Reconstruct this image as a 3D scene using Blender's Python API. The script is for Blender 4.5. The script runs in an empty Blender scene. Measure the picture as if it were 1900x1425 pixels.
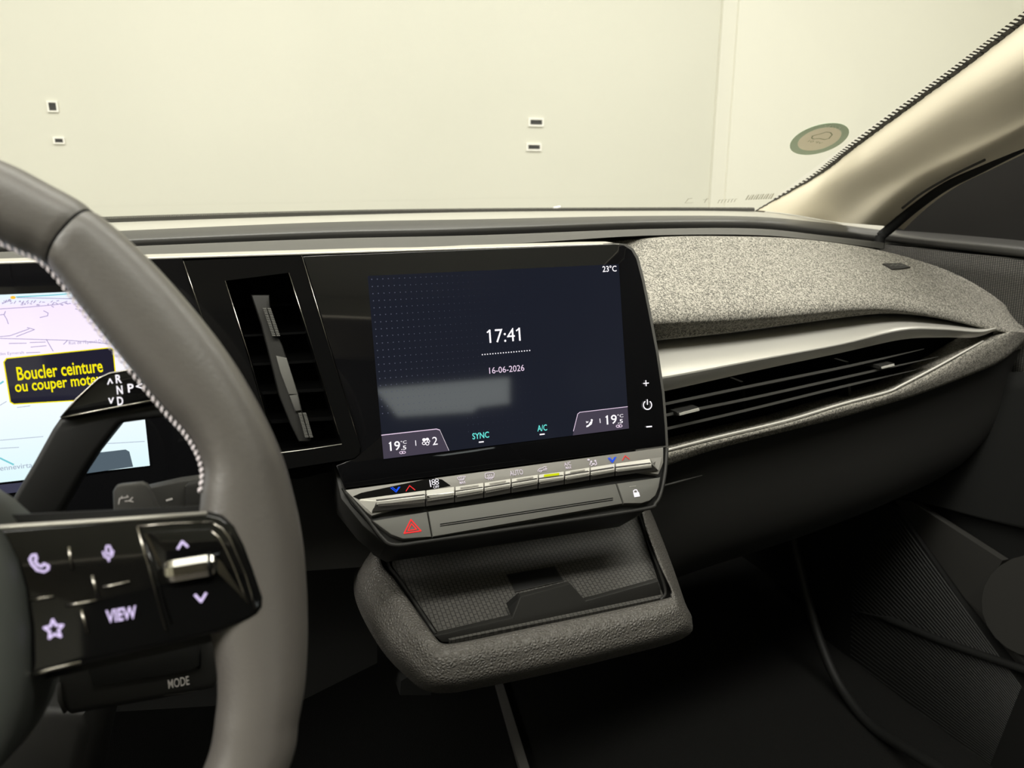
import bpy, bmesh, math, random
from mathutils import Vector as V, Matrix
random.seed(7)
S_ = bpy.context.scene
# ------------------------------------------------------------------ camera
PITCH, YAW, FPX = math.radians(15), math.radians(20), 1400.0
CZ = 0.80                                     # camera height above the footwell carpet
cp, sp, cy, sy = math.cos(PITCH), math.sin(PITCH), math.cos(YAW), math.sin(YAW)
CR, CF, CU = V((cy, -sy, 0)), V((sy*cp, cy*cp, -sp)), V((sy*sp, cy*sp, cp))
CAM = V((0, 0, CZ))
cam = bpy.data.objects.new('camera', bpy.data.cameras.new('camera'))
S_.collection.objects.link(cam)
cam.matrix_world = Matrix(((CR.x, CU.x, -CF.x, 0), (CR.y, CU.y, -CF.y, 0), (CR.z, CU.z, -CF.z, CZ), (0, 0, 0, 1)))
cam.data.sensor_width = 36; cam.data.lens = 36*FPX/1900
cam.data.clip_start = 0.02; cam.data.clip_end = 60
cam.data.dof.use_dof = True; cam.data.dof.focus_distance = 0.62; cam.data.dof.aperture_fstop = 11
S_.camera = cam
# ------------------------------------------------------------------ world, lamps, exposure
w = bpy.data.worlds.new('world'); S_.world = w; w.use_nodes = True
w.node_tree.nodes['Background'].inputs[0].default_value = (1, .95, .86, 1)
w.node_tree.nodes['Background'].inputs[1].default_value = 0.02
vs = S_.view_settings
vs.view_transform = 'Standard'; vs.look = 'None'; vs.exposure = 0.0; vs.gamma = 1.0; vs.use_curve_mapping = False
def area(name, loc, aim, sx, sy_, power, col):
    l = bpy.data.lights.new(name, 'AREA'); l.shape = 'RECTANGLE'; l.size = sx; l.size_y = sy_; l.energy = power; l.color = col
    o = bpy.data.objects.new(name, l); S_.collection.objects.link(o); o.location = loc
    o.rotation_euler = (V(aim)-V(loc)).to_track_quat('-Z', 'Y').to_euler(); return o
WARM = (1.0, .975, .915)
area('unseen_garage_lamp', (1.2, 1.15, 2.42), (1.2, 1.15, 0), 3.4, .50, 46, WARM)
area('unseen_garage_lamp', (0.1, -0.45, 2.42), (0.1, -0.45, 0), 2.6, .60, 95, WARM)
area('unseen_garage_lamp', (-1.5, -0.2, 2.42), (-0.6, 0.0, .8), .50, 2.4, 98, WARM)  # unseen lamp added as fill, aimed into the cabin
S_.cycles.max_bounces = 8; S_.cycles.diffuse_bounces = 4; S_.cycles.caustics_reflective = False; S_.cycles.caustics_refractive = False

# ------------------------------------------------------------------ projection helpers
def ray(x, y): return CF + CR*((x-950)/FPX) - CU*((y-712.5)/FPX)
def U(x, y, p, n):
    r = ray(x, y); return CAM + r*((V(p)-CAM).dot(n)/r.dot(n))
def UY(x, y, Y): return U(x, y, (0, Y, 0), V((0, 1, 0)))
def UX(x, y, X): return U(x, y, (X, 0, 0), V((1, 0, 0)))
class Fr:
    def __init__(s, o, u, n):
        s.o = V(o); s.u = V(u).normalized(); s.n = V(n).normalized(); s.v = s.n.cross(s.u)
    def w3(s, x, y, w=0): return U(x, y, s.o+s.n*w, s.n)
    def px(s, x, y, w=0):
        d = s.w3(x, y, w)-s.o; return (d.dot(s.u), d.dot(s.v))
    def P(s, u, v, w=0): return s.o + s.u*u + s.v*v + s.n*w
    def k(s, x, y, w=0): return (s.w3(x+5, y, w)-s.w3(x-5, y, w)).length/10     # metres per pixel
SF = Fr(CAM+ray(925, 671)*.565, (1, 0, 0), (0, -.9808, .1952))                  # screen plane
_d = math.radians(40)
KF = Fr(SF.w3(935, 868), (1, 0, 0), (0, -math.cos(_d), math.sin(_d)))           # climate control plane
_r = math.radians(22)
WF = Fr(CAM+ray(480, 850)*.30, (1, 0, 0), (0, -math.cos(_r), math.sin(_r)))     # steering wheel plane
_t = math.radians(13.7)
TF = Fr((0, .455, CZ-.3125), (1, 0, 0), (0, -math.sin(_t), math.cos(_t)))       # tray plane
DF = Fr((.35, .60, CZ), (.995, .0995, 0), (.0995, -.995, 0))                    # passenger dash front
# windscreen plane near the right pillar
_A, _B, _C = UX(1403, 391, .76), UX(1900, 42, .705), UY(700, 395, 1.2)
_n = (_B-_A).cross(_C-_A).normalized()
if _n.dot(CAM-_A) < 0: _n = -_n
_u = V((1, 0, 0)); _u = (_u-_n*_u.dot(_n)).normalized()
GF = Fr(_A, _u, _n)

# ------------------------------------------------------------------ materials
def lin(c): return tuple(((v/255)/12.92 if v <= 10.3 else (((v/255)+.055)/1.055)**2.4) for v in c)
M = {}
def mat(name, base, rough=.5, metal=0, spec=.5, coat=0, emit=None, es=0):
    m = bpy.data.materials.new(name); m.use_nodes = True; b = m.node_tree.nodes['Principled BSDF']
    b.inputs['Base Color'].default_value = (*base, 1); b.inputs['Roughness'].default_value = rough
    b.inputs['Metallic'].default_value = metal; b.inputs['Specular IOR Level'].default_value = spec
    b.inputs['Coat Weight'].default_value = coat
    if emit: b.inputs['Emission Color'].default_value = (*emit, 1); b.inputs['Emission Strength'].default_value = es
    M[name] = m; return m
def nt(m): t = m.node_tree; return t, t.nodes, t.links, t.nodes['Principled BSDF']
def coords(N, L, scale=(1, 1, 1), rot=(0, 0, 0)):
    tc = N.new('ShaderNodeTexCoord'); mp = N.new('ShaderNodeMapping'); L.new(tc.outputs['Object'], mp.inputs[0])
    mp.inputs['Scale'].default_value = scale; mp.inputs['Rotation'].default_value = rot; return mp.outputs[0]
def bump(m, kind, scale, strength, dist=.001, vec=(1, 1, 1), invert=False, feature='F1'):
    t, N, L, b = nt(m); v = coords(N, L, vec)
    if kind == 'noise': n = N.new('ShaderNodeTexNoise'); n.inputs['Scale'].default_value = scale; n.inputs['Detail'].default_value = 3; out = n.outputs[0]
    elif kind == 'voro': n = N.new('ShaderNodeTexVoronoi'); n.feature = feature; n.inputs['Scale'].default_value = scale; out = n.outputs['Distance']
    elif kind == 'wave': n = N.new('ShaderNodeTexWave'); n.inputs['Scale'].default_value = scale; out = n.outputs['Fac']
    L.new(v, n.inputs['Vector'])
    bp = N.new('ShaderNodeBump'); bp.inputs['Strength'].default_value = strength; bp.inputs['Distance'].default_value = dist; bp.invert = invert
    L.new(out, bp.inputs['Height']); L.new(bp.outputs[0], b.inputs['Normal']); return n
def vary(m, c0, c1, scale, detail=4, vec=(1, 1, 1), p0=.35, p1=.65):
    t, N, L, b = nt(m); v = coords(N, L, vec); n = N.new('ShaderNodeTexNoise'); n.inputs['Scale'].default_value = scale; n.inputs['Detail'].default_value = detail
    r = N.new('ShaderNodeValToRGB'); r.color_ramp.elements[0].color = (*c0, 1); r.color_ramp.elements[1].color = (*c1, 1)
    r.color_ramp.elements[0].position = p0; r.color_ramp.elements[1].position = p1
    L.new(v, n.inputs['Vector']); L.new(n.outputs[0], r.inputs[0]); L.new(r.outputs[0], b.inputs['Base Color'])

m = mat('wall_paint', (.80, .78, .70), .6); vary(m, (.67, .662, .58), (.70, .69, .607), 1.3, 3)
mat('wall_trim', (.77, .755, .675), .5); mat('slot_dark', (.03, .03, .03), .7); mat('slot_rim', (.93, .91, .85), .5)
mat('concrete', (.42, .40, .36), .8)
m = mat('leather', (.096, .087, .079), .43, spec=.85); bump(m, 'voro', 620, .10, .0006)
mat('thread', (.85, .78, .82), .7)
mat('hub_plastic', (.055, .060, .055), .5)
mat('gloss_black', (.004, .004, .004), .06, spec=.38)
mat('seam_black', (.004, .004, .004), .8, spec=.1)
mat('glass_black', (.0035, .0035, .004), .04, spec=.42)
m = mat('satin_silver', (.60, .58, .53), .34, metal=.65); bump(m, 'noise', 240, .05, .0004, vec=(.2, 3, 3))
m = mat('brushed_silver', (.74, .72, .66), .38, metal=.62); bump(m, 'noise', 300, .06, .0004, vec=(.12, 3, 3))
mat('plate_silver', (.17, .163, .148), .5, metal=.2)
mat('button_top', (.72, .70, .64), .42, metal=.3)
mat('button_face', (.050, .047, .043), .5, spec=.3)
mat('chrome', (.55, .53, .48), .16, metal=1)
mat('dark_chrome', (.33, .31, .28), .2, metal=1)
m = mat('soft_dark', (.055, .0535, .050), .36, spec=.5); bump(m, 'voro', 900, .06, .0004)
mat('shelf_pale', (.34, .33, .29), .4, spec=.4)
mat('soft_mid', (.075, .073, .067), .6, spec=.3)
mat('panel_grey', (.105, .103, .094), .6, spec=.3)
mat('plastic_black', (.010, .010, .0095), .55, spec=.3)
mat('plastic_dark', (.020, .0195, .018), .5, spec=.3)
mat('rubber', (.012, .012, .012), .7, spec=.2)
m = mat('tray_skin', (.090, .084, .076), .46, spec=.4); bump(m, 'voro', 430, .85, .0020, feature='DISTANCE_TO_EDGE')
# mat with little moulded blocks
m = mat('charge_mat', (.030, .029, .027), .55, spec=.3); t, N, L, b = nt(m); v = coords(N, L, (1, 1, 1), (0, 0, math.radians(90)))
bk = N.new('ShaderNodeTexBrick'); bk.inputs['Scale'].default_value = 1; bk.inputs['Brick Width'].default_value = .0048; bk.inputs['Row Height'].default_value = .0032; bk.inputs['Mortar Size'].default_value = .00035
bk.inputs['Color1'].default_value = (.8, .8, .8, 1); bk.inputs['Color2'].default_value = (1, 1, 1, 1); bk.inputs['Mortar'].default_value = (0, 0, 0, 1)
L.new(v, bk.inputs['Vector']); bp = N.new('ShaderNodeBump'); bp.inputs['Strength'].default_value = .9; bp.inputs['Distance'].default_value = .0008
L.new(bk.outputs['Color'], bp.inputs['Height']); L.new(bp.outputs[0], b.inputs['Normal'])
rm = N.new('ShaderNodeValToRGB'); rm.color_ramp.elements[0].color = (.030, .029, .027, 1); rm.color_ramp.elements[1].color = (.075, .072, .066, 1); L.new(bk.outputs['Color'], rm.inputs[0]); L.new(rm.outputs[0], b.inputs['Base Color'])
# melange fabric
m = mat('fabric', (.3, .29, .26), .85, spec=.2); t, N, L, b = nt(m); v = coords(N, L, (1, 1, 1), (.3, .4, .7))
vo = N.new('ShaderNodeTexVoronoi'); vo.inputs['Scale'].default_value = 950; L.new(v, vo.inputs['Vector'])
sx_ = N.new('ShaderNodeSeparateColor'); L.new(vo.outputs['Color'], sx_.inputs[0])
rp = N.new('ShaderNodeValToRGB'); rp.color_ramp.elements[0].color = (.095, .091, .080, 1); rp.color_ramp.elements[1].color = (.41, .387, .335, 1)
rp.color_ramp.elements[0].position = .15; rp.color_ramp.elements[1].position = 1
L.new(sx_.outputs[0], rp.inputs[0]); L.new(rp.outputs[0], b.inputs['Base Color'])
bp = N.new('ShaderNodeBump'); bp.inputs['Strength'].default_value = .5; bp.inputs['Distance'].default_value = .0007; bp.invert = True
L.new(vo.outputs['Distance'], bp.inputs['Height']); L.new(bp.outputs[0], b.inputs['Normal'])
# woven speaker cloth on the door
m = mat('speaker_cloth', (.10, .095, .085), .8, spec=.2); t, N, L, b = nt(m); v = coords(N, L)
ck = N.new('ShaderNodeTexBrick'); ck.offset = 0; ck.inputs['Scale'].default_value = 1; ck.inputs['Brick Width'].default_value = .0030; ck.inputs['Row Height'].default_value = .0022; ck.inputs['Mortar Size'].default_value = .00055
ck.inputs['Color1'].default_value = (.16, .15, .135, 1); ck.inputs['Color2'].default_value = (.13, .125, .11, 1); ck.inputs['Mortar'].default_value = (.02, .02, .02, 1)
mp2 = N.new('ShaderNodeMapping'); mp2.inputs['Rotation'].default_value = (math.radians(90), 0, math.radians(90)); tc2 = N.new('ShaderNodeTexCoord')
sep = N.new('ShaderNodeSeparateXYZ'); cmb = N.new('ShaderNodeCombineXYZ'); L.new(tc2.outputs['Object'], sep.inputs[0]); L.new(sep.outputs[1], cmb.inputs[0]); L.new(sep.outputs[2], cmb.inputs[1])
L.new(cmb.outputs[0], ck.inputs['Vector']); L.new(ck.outputs['Color'], b.inputs['Base Color'])
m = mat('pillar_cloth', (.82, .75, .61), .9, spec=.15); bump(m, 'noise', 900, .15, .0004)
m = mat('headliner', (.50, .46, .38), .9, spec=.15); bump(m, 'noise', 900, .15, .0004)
m = mat('carpet', (.012, .012, .0112), .95, spec=.1); bump(m, 'noise', 500, .8, .003)
mat('door_dark', (.011, .0112, .0105), .6, spec=.3); mat('door_facet', (.036, .035, .032), .55, spec=.3)
mat('corner_black', (.014, .0135, .013), .6, spec=.2)
mat('console_strip', (.13, .125, .115), .5)
mat('print_white', (.72, .68, .66), .5); mat('print_grey', (.28, .27, .24), .5)
def em(name, c, s=1.0):
    mat(name, (0, 0, 0), .4, spec=0, emit=lin(c), es=s)
em('em_white', (255, 250, 255), 1.1); em('em_lilac', (232, 214, 255), 1.0); em('em_pink', (250, 225, 250), .9)
em('em_icon', (245, 232, 240), .85); em('em_blue', (30, 90, 255), 1.0); em('em_red', (255, 60, 60), 1.0); em('em_cyan', (110, 235, 225), 1.0)
em('em_yellow', (250, 236, 20), 1.0); em('em_lime', (215, 225, 20), .95); em('em_amber', (255, 200, 60), 1.0)
em('em_dot', (120, 125, 145), .5); em('em_purple_line', (178, 165, 205), .9); em('em_grey_line', (165, 175, 200), .9); em('em_teal', (120, 205, 215), 1)
# lit display surfaces keep a glossy cover
def screen(name, c, s):
    mat(name, (0, 0, 0), .05, spec=.55, emit=lin(c), es=s)
screen('scr_dark', (33, 36, 47), .8); screen('scr_tab', (74, 68, 82), .9); screen('scr_box', (34, 33, 48), 1); screen('scr_bar', (62, 62, 80), 1); screen('scr_slate', (84, 98, 108), 1)
# map: pale lilac in the distance to pale blue close by
m = mat('scr_map', (0, 0, 0), .05, spec=.5, emit=(1, 1, 1), es=1.05); t, N, L, b = nt(m)
v = coords(N, L); sp_ = N.new('ShaderNodeSeparateXYZ'); L.new(v, sp_.inputs[0]); rp = N.new('ShaderNodeValToRGB')
mr = N.new('ShaderNodeMapRange'); mr.inputs[1].default_value = CZ-.177; mr.inputs[2].default_value = CZ-.066; L.new(sp_.outputs[2], mr.inputs[0])
L.new(mr.outputs[0], rp.inputs[0]); L.new(rp.outputs[0], b.inputs['Emission Color'])
rp.color_ramp.elements[0].color = (*lin((222, 246, 250)), 1); rp.color_ramp.elements[1].color = (*lin((225, 246, 252)), 1)
for p, c in ((.45, (244, 250, 255)), (.7, (250, 240, 255)), (.93, (246, 232, 255))):
    e = rp.color_ramp.elements.new(p); e.color = (*lin(c), 1)
# clear windscreen
m = bpy.data.materials.new('windscreen_glass'); m.use_nodes = True; M['windscreen_glass'] = m; T_ = m.node_tree; T_.nodes.clear()
o_ = T_.nodes.new('ShaderNodeOutputMaterial'); mx = T_.nodes.new('ShaderNodeMixShader'); tr = T_.nodes.new('ShaderNodeBsdfTransparent'); gl = T_.nodes.new('ShaderNodeBsdfGlossy'); fr_ = T_.nodes.new('ShaderNodeFresnel')
fr_.inputs['IOR'].default_value = 1.22; tr.inputs[0].default_value = (.97, .98, .95, 1); gl.inputs['Roughness'].default_value = .01
T_.links.new(fr_.outputs[0], mx.inputs[0]); T_.links.new(tr.outputs[0], mx.inputs[1]); T_.links.new(gl.outputs[0], mx.inputs[2]); T_.links.new(mx.outputs[0], o_.inputs[0])
def sheer(name, c, a):
    m = bpy.data.materials.new(name); m.use_nodes = True; M[name] = m; T_ = m.node_tree; b = T_.nodes['Principled BSDF']
    b.inputs['Base Color'].default_value = (*c, 1); b.inputs['Alpha'].default_value = a; b.inputs['Roughness'].default_value = .5
    b.inputs['Transmission Weight'].default_value = 0
sheer('sticker_green', (.50, .62, .44), .68); sheer('sticker_cream', (.85, .76, .56), .55); sheer('sticker_ink', (.22, .26, .14), .7); sheer('sticker_pale', (.75, .80, .66), .8); sheer('sticker_brown', (.36, .30, .18), .6)
sheer('glass_print', (.35, .33, .26), .75)
mat('frit', (.05, .048, .042), .6)

# ------------------------------------------------------------------ mesh helpers
COL = S_.collection
def put(name, me, m, parent=None, smooth=False):
    o = bpy.data.objects.new(name, me); COL.objects.link(o)
    if m: me.materials.append(M[m])
    if smooth:
        for p in me.polygons: p.use_smooth = True
    if parent: o.parent = parent
    return o
def bmput(name, bm, m, parent=None, smooth=False):
    bmesh.ops.recalc_face_normals(bm, faces=bm.faces)
    me = bpy.data.meshes.new(name); bm.to_mesh(me); bm.free(); return put(name, me, m, parent, smooth)
def thing(name, label, cat, loc=(0, 0, 0), group=None):
    o = bpy.data.objects.new(name, None); COL.objects.link(o); o.empty_display_size = .02
    o['label'] = label; o['category'] = cat
    if group: o['group'] = group
    return o
def tag(o, label, cat, group=None):
    o['label'] = label; o['category'] = cat
    if group: o['group'] = group
    return o
def struct(o, label, cat):
    o['kind'] = 'structure'; o['label'] = label; o['category'] = cat; return o
def smooth_angle(o, deg=35):
    me = o.data
    for p in me.polygons: p.use_smooth = True
    bm = bmesh.new(); bm.from_mesh(me)
    for e in bm.edges:
        if len(e.link_faces) == 2 and e.calc_face_angle(0) > math.radians(deg): e.smooth = False
    bm.to_mesh(me); bm.free()
def solid2(name, pts, P, w0, w1, m, parent=None, bev=0, seg=2, front=True):
    """closed 2-d outline (local u,v) extruded between heights w0 (back) and w1 (front)"""
    bm = bmesh.new()
    a = [bm.verts.new(P(u, v, w1)) for u, v in pts]; b = [bm.verts.new(P(u, v, w0)) for u, v in pts]
    f = bm.faces.new(a); bm.faces.new(b[::-1]); n = len(pts)
    for i in range(n): bm.faces.new((a[i], a[(i+1) % n], b[(i+1) % n], b[i]))
    bmesh.ops.recalc_face_normals(bm, faces=bm.faces)
    if bev: bmesh.ops.bevel(bm, geom=list(f.edges), offset=bev, segments=seg, profile=.5, affect='EDGES', clamp_overlap=True)
    o = bmput(name, bm, m, parent)
    if bev: smooth_angle(o, 40)
    return o
def prism(name, px, fr, w0, w1, m, parent=None, bev=0, seg=2):
    return solid2(name, [fr.px(x, y, w1) for x, y in px], fr.P, w0, w1, m, parent, bev, seg)
def ring(name, outer, inner, fr, w0, w1, m, parent=None):
    """frame between two outlines of the same count"""
    bm = bmesh.new(); n = len(outer); L4 = []
    for px, w in ((outer, w1), (inner, w1), (inner, w0), (outer, w0)):
        L4.append([bm.verts.new(fr.P(*fr.px(x, y, w1), w)) for x, y in px])
    for k in range(4):
        A, B = L4[k], L4[(k+1) % 4]
        for i in range(n): bm.faces.new((A[i], A[(i+1) % n], B[(i+1) % n], B[i]))
    return bmput(name, bm, m, parent)
def flat(name, px, fr, w, m, parent=None):
    bm = bmesh.new(); bm.faces.new([bm.verts.new(fr.w3(x, y, w)) for x, y in px]); return bmput(name, bm, m, parent)
def flats(name, polys, fr, w, m, parent=None):
    bm = bmesh.new()
    for px in polys: bm.faces.new([bm.verts.new(fr.w3(x, y, w)) for x, y in px])
    return bmput(name, bm, m, parent)
def stroke(name, lines, wid, fr, w, m, parent=None, closed=False):
    """flat printed lines traced on a frame"""
    bm = bmesh.new()
    for ln in lines:
        p = [V(fr.px(x, y, w)) for x, y in ln]; k = fr.k(*ln[0], w)*wid/2
        seg = list(zip(p, p[1:])) + ([(p[-1], p[0])] if closed else [])
        for j, (a, b) in enumerate(seg):
            d = (b-a)
            if d.length < 1e-9: continue
            d.normalize(); q = V((-d.y, d.x))*k; e = d*k*.55; lift = w + 1e-6*j
            bm.faces.new([bm.verts.new(fr.P(*c, lift)) for c in (a-q-e, b-q+e, b+q+e, a+q-e)])
    return bmput(name, bm, m, parent)
def arc(cx, cy_, rx, ry=None, a0=0, a1=360, n=16, rot=0):
    ry = ry or rx; o = []
    for i in range(n+1):
        a = math.radians(a0+(a1-a0)*i/n); x, y = rx*math.cos(a), ry*math.sin(a); c, s = math.cos(math.radians(rot)), math.sin(math.radians(rot))
        o.append((cx+x*c-y*s, cy_+x*s+y*c))
    return o
def text(body, cx, cy_, wpx, hpx, fr, w, m, parent=None, name='lettering', mirror=False, slope=None, bold=0):
    """lettering fitted into a box given in photograph pixels, lying on a frame"""
    cu = bpy.data.curves.new('t', 'FONT'); cu.body = body; cu.size = 1; cu.align_x = 'LEFT'; cu.resolution_u = 3; cu.offset = bold
    ob = bpy.data.objects.new('t', cu); COL.objects.link(ob); bpy.context.view_layer.update()
    me = bpy.data.meshes.new_from_object(ob.evaluated_get(bpy.context.evaluated_depsgraph_get()))
    bpy.data.objects.remove(ob); bpy.data.curves.remove(cu)
    xs = [v.co.x for v in me.vertices]; ys = [v.co.y for v in me.vertices]
    x0, x1, y0, y1 = min(xs), max(xs), min(ys), max(ys)
    c = fr.px(cx, cy_, w); W = fr.k(cx, cy_, w)*wpx
    H = abs(fr.px(cx, cy_-hpx/2, w)[1]-fr.px(cx, cy_+hpx/2, w)[1])
    sx = W/(x1-x0)*(-1 if mirror else 1); sy2 = H/(y1-y0)
    du = V((1, 0)) if slope is None else (V(fr.px(cx+20, cy_+20*slope, w))-V(c)).normalized()
    dv = V((-du.y, du.x))
    for v in me.vertices:
        q = V(c)+du*((v.co.x-(x0+x1)/2)*sx)+dv*((v.co.y-(y0+y1)/2)*sy2); v.co = fr.P(q.x, q.y, w)
    me.update(); me.name = name
    return put(name, me, m, parent)
def cr(pts, n):
    """Catmull-Rom through points, n samples per span"""
    P = [V(p) for p in pts]; P = [P[0]*2-P[1]] + P + [P[-1]*2-P[-2]]; out = []
    for i in range(1, len(P)-2):
        a, b, c, d = P[i-1:i+3]
        for j in range(n):
            t = j/n; out.append(.5*((2*b)+(c-a)*t+(2*a-5*b+4*c-d)*t*t+(3*b-3*c+d-a)*t**3))
    out.append(P[-2]); return out
def loft(name, rows, m, parent=None, nu=4, nv=3, thick=0, smooth=True, close_v=False):
    """surface through a grid of points (rows of equal length), smoothed both ways"""
    R = [cr(r, nu) for r in rows] if nu > 1 else [[V(p) for p in r] for r in rows]
    if nv > 1:
        cols = [cr([r[i] for r in R], nv) for i in range(len(R[0]))]; R = [[c[j] for c in cols] for j in range(len(cols[0]))]
    me = bpy.data.meshes.new(name); nr, nc = len(R), len(R[0]); vs_ = [tuple(p) for r in R for p in r]; fs = []
    for j in range(nr-1+(1 if close_v else 0)):
        for i in range(nc-1):
            a = j*nc+i; b_ = ((j+1) % nr)*nc+i; fs.append((a, a+1, b_+1, b_))
    me.from_pydata(vs_, [], fs); me.update(); o = put(name, me, m, parent, smooth)
    if thick:
        md = o.modifiers.new('thickness', 'SOLIDIFY'); md.thickness = thick; md.offset = -1
    return o
def tube(name, pts, r, m, parent=None, n=10, cap=True, smooth=True, closed=False):
    P = [V(p) for p in pts]; bm = bmesh.new(); rings = []; N_ = len(P)
    for i, p in enumerate(P):
        if closed: d = (P[(i+1) % N_]-P[i-1]).normalized()
        else: d = (P[min(i+1, N_-1)]-P[max(i-1, 0)]).normalized()
        up = V((0, 0, 1)) if abs(d.z) < .9 else V((0, 1, 0)); x = d.cross(up).normalized(); y = x.cross(d)
        rr = r[i] if isinstance(r, (list, tuple)) else r
        rings.append([bm.verts.new(p+(x*math.cos(2*math.pi*k/n)+y*math.sin(2*math.pi*k/n))*rr) for k in range(n)])
    for i in range(N_ if closed else N_-1):
        A, B = rings[i], rings[(i+1) % N_]
        for k in range(n): bm.faces.new((A[k], A[(k+1) % n], B[(k+1) % n], B[k]))
    if cap and not closed: bm.faces.new(rings[0]); bm.faces.new(rings[-1][::-1])
    return bmput(name, bm, m, parent, smooth)
def box(name, lo, hi, m, parent=None, bev=0):
    bm = bmesh.new(); bmesh.ops.create_cube(bm, size=1)
    for v in bm.verts: v.co = V([(lo[i]+hi[i])/2+v.co[i]*(hi[i]-lo[i]) for i in range(3)])
    if bev: bmesh.ops.bevel(bm, geom=bm.edges[:], offset=bev, segments=2, profile=.5, affect='EDGES')
    return bmput(name, bm, m, parent)
def quadblock(name, corners, depth, m, parent=None):
    """front outline of world points pushed back by a vector"""
    bm = bmesh.new(); a = [bm.verts.new(p) for p in corners]; b = [bm.verts.new(V(p)+V(depth)) for p in corners]; n = len(a)
    bm.faces.new(a); bm.faces.new(b[::-1])
    for i in range(n): bm.faces.new((a[i], a[(i+1) % n], b[(i+1) % n], b[i]))
    return bmput(name, bm, m, parent)
Z = lambda z: CZ+z

# ================================================================== THE PLACE: garage round the car
WY = 2.5
wf = struct(box('wall_front', (-2.6, WY, -.3), (3.4, WY+.1, 2.6), 'wall_paint'), 'bright cream garage wall beyond the windscreen', 'wall')
struct(box('wall_left', (-2.7, -3.3, -.3), (-2.6, WY, 2.6), 'wall_paint'), 'cream garage wall on the driver side', 'wall')
struct(box('wall_right', (3.4, -3.3, -.3), (3.5, WY, 2.6), 'wall_paint'), 'cream garage wall on the passenger side', 'wall')
struct(box('wall_rear', (-2.6, -3.4, -.3), (3.4, -3.3, 2.6), 'wall_paint'), 'cream garage wall behind the car', 'wall')
struct(box('ceiling', (-2.7, -3.4, 2.6), (3.5, WY+.1, 2.7), 'wall_paint'), 'garage ceiling above the car', 'ceiling')
struct(box('garage_floor', (-2.7, -3.4, -.4), (3.5, WY+.1, -.3), 'concrete'), 'grey concrete garage floor', 'floor')
# shallow upright joint strip on the wall
def wallpt(x, y): return UY(x, y, WY)
a, b = wallpt(1326, 200), wallpt(1352, 200)
st = struct(box('trim_1', (a.x, WY-.012, -.3), (b.x, WY, 2.6), 'wall_trim'), 'pale upright joint strip on the garage wall', 'trim')
mat('wall_paler', (.80, .785, .70), .5)  # wall colour set paler to the right of the strip
struct(box('wall_front_right', (b.x, WY-.02, -.3), (3.4, WY, 2.6), 'wall_paler'), 'paler stretch of wall at the right of the joint strip', 'wall')
for (x, y, wd, ht, lab) in ((98, 198, 14, 16, 'small dark slot in the wall at upper left, above another slot'), (110, 261, 15, 8, 'small dark slot in the wall at left, the lower of two'),
                            (994, 227, 22, 8, 'small dark slot in the wall near the middle, upper of two'), (990, 273, 22, 7, 'small dark slot in the wall near the middle, lower of two')):
    t0 = thing('wall_slot', lab, 'slot', group='slots in the garage wall'); p = wallpt(x, y); k = (wallpt(x+5, y)-wallpt(x-5, y)).length/10
    hw, hh = wd*k/2, ht*k/2; bw = 3*k
    for lo, hi in (((-hw-bw, hh), (hw+bw, hh+bw)), ((-hw-bw, -hh-bw), (hw+bw, -hh)), ((-hw-bw, -hh), (-hw, hh)), ((hw, -hh), (hw+bw, hh))):
        box('slot_rim', (p.x+lo[0], WY-.006, p.z+lo[1]), (p.x+hi[0], WY, p.z+hi[1]), 'slot_rim', t0)
    box('slot_recess', (p.x-hw, WY-.003, p.z-hh), (p.x+hw, WY, p.z+hh), 'slot_dark', t0)
# unseen glowing panel added behind the car to mirror in the centre screen
mat('reflection_glow', (0, 0, 0), .5, spec=0, emit=(.93, 1.0, .95), es=2.6)
def refl(x, y, Y):
    p = SF.w3(x, y); d = (p-CAM).normalized(); r = d-SF.n*(2*d.dot(SF.n)); return p+r*((Y-p.y)/r.y)
struct(box('reflection_glow_panel', (-.2, -3.29, Z(-.25)), (2.2, -3.28, Z(.75)), 'reflection_glow'), 'unseen glowing panel behind the car, added to mirror in the centre screen', 'window')

# ------------------------------------------------------------------ cabin shell
struct(box('floor', (-.75, -1.4, -.03), (1.01, 1.32, 0), 'carpet'), 'black carpet of the footwell', 'floor')
struct(box('wall_firewall', (-.75, 1.30, 0), (1.01, 1.33, Z(-.06)), 'plastic_black'), 'black firewall at the end of the footwell', 'wall')
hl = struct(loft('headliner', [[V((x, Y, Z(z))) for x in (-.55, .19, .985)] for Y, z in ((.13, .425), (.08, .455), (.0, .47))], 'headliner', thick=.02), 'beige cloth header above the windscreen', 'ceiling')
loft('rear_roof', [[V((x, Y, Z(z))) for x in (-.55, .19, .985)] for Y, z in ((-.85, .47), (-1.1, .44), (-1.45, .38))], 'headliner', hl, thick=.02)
for x0, x1 in ((-.55, -.44), (.83, .985)):
    loft('side_rail', [[V((x, Y, Z(.47))) for x in (x0, (x0+x1)/2, x1)] for Y in (.0, -.4, -.86)], 'headliner', hl, thick=.02)
struct(loft('window_3', [[V((x, Y, Z(.475))) for x in (-.44, .19, .83)] for Y in (.0, -.4, -.86)], 'windscreen_glass'), 'glass panel in the car roof', 'window')
# dark tinted side glass on the passenger side and body panel ahead of the door
sheer('tinted_glass', (.01, .01, .01), .96)
struct(box('window_4', (.985, -1.45, Z(-.09)), (.99, .47, Z(.46)), 'tinted_glass'), 'dark tinted passenger side glass', 'window')
struct(box('wall_kick', (.995, -1.45, 0), (1.015, 1.33, Z(-.07)), 'plastic_black'), 'black body side beside the passenger footwell', 'wall')
struct(box('door_2', (-.80, -.7, .02), (-.74, 1.3, Z(-.12)), 'door_dark'), 'dark unseen driver door, added to shade the footwell', 'door')  # unseen door half, added to keep the footwell in shade
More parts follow.
